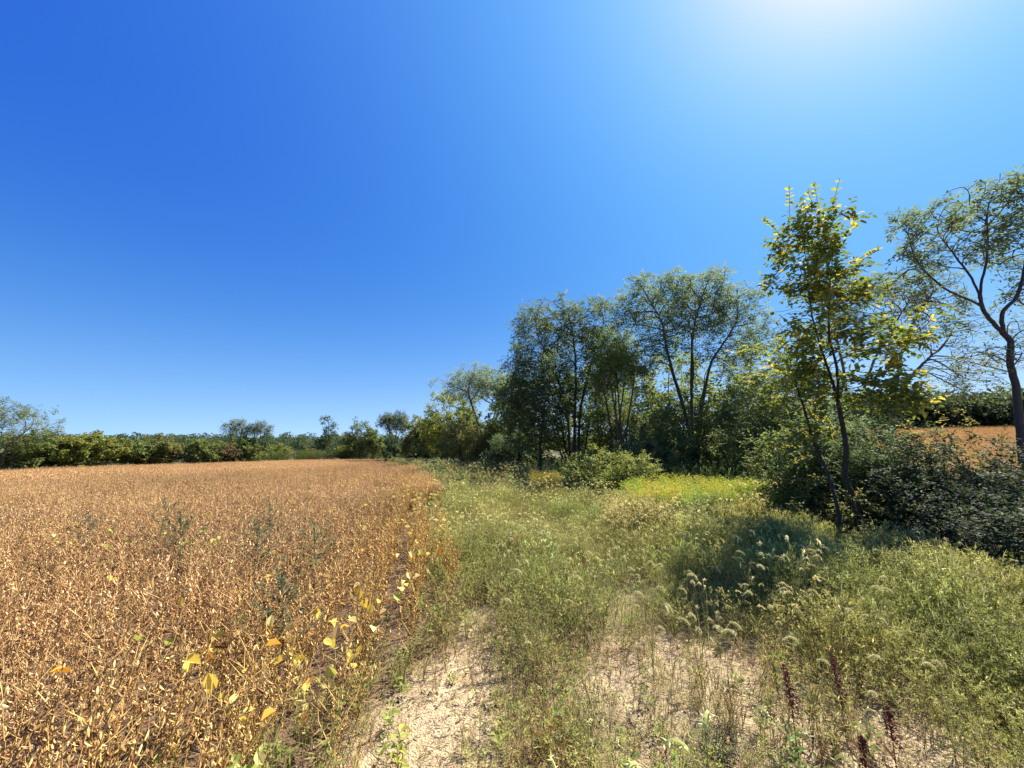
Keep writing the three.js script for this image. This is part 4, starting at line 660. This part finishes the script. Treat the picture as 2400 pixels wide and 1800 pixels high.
  const sl = []; for (let k = 0; k < 2600; k++) { const f = 1 + 5 * r(), x = edge(f) - 0.3 + 3.6 * r(); sl.push({ x, f, y: height(x, f) + 0.001, ry: r() * 6.28, s: 0.3 + 1.1 * r() * r() * r(), c: [0.52, 0.4, 0.27].map((v) => v * (0.75 + 0.5 * r())) }); }
  const cl = stuff('soil_clods', 'small pale clods of earth lying along the tracks', 'soil'); scatter(cl, 'clods', st, new THREE.MeshStandardMaterial({ roughness: 0.95 }), sl);
}

// ------------------------------------------------------------------ single weeds that stand out
{
  const r = rng(271);
  // foxtails in the foreground, one by one
  const LOTS = [['foxtail stalks round the sandy patch', 'foxtail stalk with a drooping pale bristly head by the sandy patch at right'], ['foxtail stalks before the sapling', 'foxtail grass stalk with an arched pale head in the weeds before the sapling'], ['foxtail stalks beside the crop', 'foxtail grass stalk with a pale head between the crop and the sandy patch']];
  let lot = 0;
  const protos = [];
  for (let k = 0; k < 6; k++) {
    const t = new THREE.Group(), stem = new MB(false, 128), head = new MB(false, 1024), h = 0.42 + 0.05 * k;
    foxtailStalk(stem, head, r, h, 0, 130, 0, 0, 0.085 + 0.012 * r());
    stem.build('stem', M.weed, t); head.build('seed_head', M.bristle, t);
    for (let q = 0; q < 3; q++) { const b = new MB(false, 32); blade(b, r, 0, 0, 0.2 + 0.14 * r(), 0.007, r() * 6.28, 0.8, [0.24, 0.25, 0.08]); const m = b.build('leaf', M.weed, t); m.position.y = 0.02 + 0.1 * q; }
    protos.push(t);
  }
  let made = 0;
  const spot = (x, f) => { const t = protos[made % 6].clone(); t.name = numbered('foxtail_grass_stalk'); t.position.set(x, height(x, f) - 0.01, -f); t.rotation.y = 2.4 + 2.2 * (r() - 0.5) + (r() < 0.3 ? 3.1 : 0); t.scale.setScalar(0.72 + 0.3 * r()); t.userData = { label: LOTS[lot][1], category: 'grass', group: LOTS[lot][0] }; scene.add(t); made++; };
  while (made < 55) { const f = 2.15 + 1.9 * r(), x = 0.75 + 2.4 * r() * (0.5 + f * 0.12); spot(x, f); }
  lot = 1;
  while (made < 110) { const f = 3.3 + 2.6 * r(), x = 0.5 + 3.8 * r(); if (x < 1.2 * f) spot(x, f); }
  lot = 2;
  while (made < 140) { const f = 2.6 + 3.4 * r(), x = edge(f) + 0.5 + 1.6 * r(); spot(x, f); }

  // dark red seed spikes
  const spike = (x, f, h, label) => {
    const t = thing('curly_dock', label, 'weed', x, f), a = r() * 6.28, top = V(-0.12 * h, h, 0.03), stem = new MB(false, 64), seed2 = new MB(false, 1024);
    tube(stem, [V(0, 0, 0), V(-0.03 * h, h * 0.5, 0.01), top], [0.004, 0.0034, 0.0015], 4, [0.12, 0.05, 0.035]); stem.build('stem', M.twig, t, true);
    for (let k = 0; k < 170; k++) { const u = 0.36 + 0.64 * Math.pow(r(), 0.9), q = r() < 0.75 ? 0.012 * (1.25 - u) * 2 : 0.04 * (1.1 - u); ball(r, D1); D1.y = Math.abs(D1.y); const px = -0.12 * h * u * u, y = h * u; leaf(seed2, px + D1.x * q, y + D1.y * q, 0.03 * u + D1.z * q, D1, 0.016, 0.013, 0.3, shade([0.085, 0.024, 0.018], 0.6 + 0.9 * r())); }
    seed2.build('seed_spike', M.straw, t);
    for (let k = 0; k < 3; k++) { const b = new MB(false, 16); leaf(b, 0, 0.05 + 0.05 * k, 0, V(Math.cos(a + k * 2.2), 0.5, Math.sin(a + k * 2.2)).normalize(), 0.09, 0.02, 0.2, pick(r, [[0.26, 0.18, 0.06], [0.2, 0.22, 0.06], [0.2, 0.08, 0.04]]), true); b.build('leaf', M.weed, t); }
  };
  spike(1.52, 2.32, 0.42, 'leaning dark red seed spike left of the other spikes on the sandy patch');
  spike(1.82, 2.36, 0.46, 'tallest dark red seed spike, standing in the middle of the sandy patch');
  spike(1.93, 2.2, 0.3, 'short dark red seed spike right of the tallest one, near the bottom of the picture');
  spike(1.68, 2.08, 0.24, 'lowest dark red seed spike, cut by the bottom edge of the picture');

  // coarse green tufts and leafy weeds near the bottom
  const tuft = (x, f, h, n, label, cols) => { const t = thing('grass_tuft', label, 'grass', x, f); for (let q = 0; q < 3; q++) { const mb = new MB(false, 512); for (let k = 0; k < n / 3; k++) blade(mb, r, (r() - 0.5) * 0.14, (r() - 0.5) * 0.14, h * (0.5 + 0.6 * r()), 0.007, r() * 6.28, 0.4 + 0.7 * r(), pick(r, cols)); const m = mb.build('blades', M.weed, t); m.userData.kind = 'stuff'; } };
  tuft(1.07, 2.25, 0.24, 90, 'dense blue-green grass tuft at the bottom of the picture between the two tracks', [[0.07, 0.12, 0.05], [0.1, 0.15, 0.06], [0.14, 0.17, 0.07]]);
  tuft(0.32, 2.3, 0.3, 48, 'bright green grass tuft in the strip of weeds between the wheel tracks', [[0.14, 0.22, 0.04], [0.18, 0.26, 0.05], [0.3, 0.28, 0.08]]);
  tuft(2.0, 4.3, 0.34, 75, 'tan dried grass tuft at the edge of the shade before the sapling', [[0.42, 0.29, 0.17], [0.5, 0.36, 0.22], [0.3, 0.18, 0.1]]);
  const leafy = (x, f, label, cols) => { const t = thing('leafy_weed', label, 'weed', x, f), s = new MB(false, 32); tube(s, [V(), V(0.02, 0.12, 0), V(0.0, 0.24, 0.02)], [0.004, 0.003, 0.0015], 4, [0.15, 0.16, 0.06]); s.build('stem', M.twig, t, true); for (let k = 0; k < 22; k++) { const mb = new MB(false, 16), a = k * 2.4 + r(); leaf(mb, 0, 0.02 + 0.01 * k, 0, V(Math.cos(a), -0.1 + 0.7 * r(), Math.sin(a)).normalize(), 0.035 + 0.04 * r(), 0.02 + 0.016 * r(), 0.25, shade(pick(r, cols), 0.8 + 0.4 * r()), true); mb.build('leaf', M.yellow, t); } };
  leafy(1.36, 2.1, 'broad-leaved bright green weed right of the blue-green grass tuft', [[0.1, 0.17, 0.03], [0.16, 0.23, 0.045]]);
  leafy(-0.55, 2.12, 'yellow-leaved small weed on the left wheel track at the bottom of the picture', [[0.5, 0.46, 0.1], [0.32, 0.36, 0.07]]);
  leafy(-1.0, 2.45, 'pale green leafy weed at the corner of the crop beside the left track', [[0.22, 0.3, 0.09], [0.3, 0.36, 0.12]]);

  // tall weeds standing up out of the crop
  const pigweed = (x, f, h, label, col) => {
    const t = thing('tall_weed', label, 'weed', x, f), s = new MB(false, 256), l = new MB(false, 2048);
    tube(s, [V(), V(0.03, h * 0.5, 0), V(0, h, 0.03)], [0.006, 0.005, 0.002], 4, [0.15, 0.12, 0.06]);
    for (let k = 0; k < 13; k++) { const u = 0.35 + 0.6 * (k / 13), a = k * 2.4, L = (1 - u) * h * 0.5 + 0.07, e = V(Math.cos(a) * L * 0.85, h * u + L * 0.9, Math.sin(a) * L * 0.85); tube(s, [V(0, h * u, 0), e], [0.003, 0.001], 3, [0.15, 0.13, 0.06]); for (let q = 0; q < 26; q++) { const w = r(); ball(r, D1); D1.y = D1.y * 0.6 + 0.3; leaf(l, e.x * w, lerp(h * u, e.y, w), e.z * w, D1.normalize(), 0.03 + 0.035 * r(), 0.014, 0.2, shade(col, 0.7 + 0.6 * r())); } }
    s.build('stem', M.twig, t, true); l.build('foliage', M.weed, t).userData.kind = 'stuff';
  };
  pigweed(-4.85, 4.6, 0.9, 'grey-green tall weed in the crop, leftmost of those above the soybeans', [0.15, 0.14, 0.07]);
  pigweed(-4.6, 5.3, 0.92, 'thin tall weed in the crop just right of the leftmost one, farther back', [0.16, 0.16, 0.07]);
  pigweed(-3.42, 4.15, 0.92, 'dark green bushy tall weed beside the patch of yellow-green soybean leaves', [0.09, 0.14, 0.05]);
  pigweed(-2.84, 4.7, 0.94, 'slender olive tall weed near the middle of the crop', [0.15, 0.15, 0.06]);
  pigweed(-2.4, 3.8, 0.9, 'grey-green weed in the crop, closer than the slender olive one beside it', [0.13, 0.14, 0.06]);
  pigweed(-1.86, 3.8, 0.9, 'leaning feathery weed in the crop toward the grass lane', [0.15, 0.17, 0.06]);
  pigweed(-1.45, 2.6, 0.82, 'dark feathery weed in the crop nearest to the wheel track', [0.1, 0.12, 0.05]);
}

renderer.render(scene, camera);
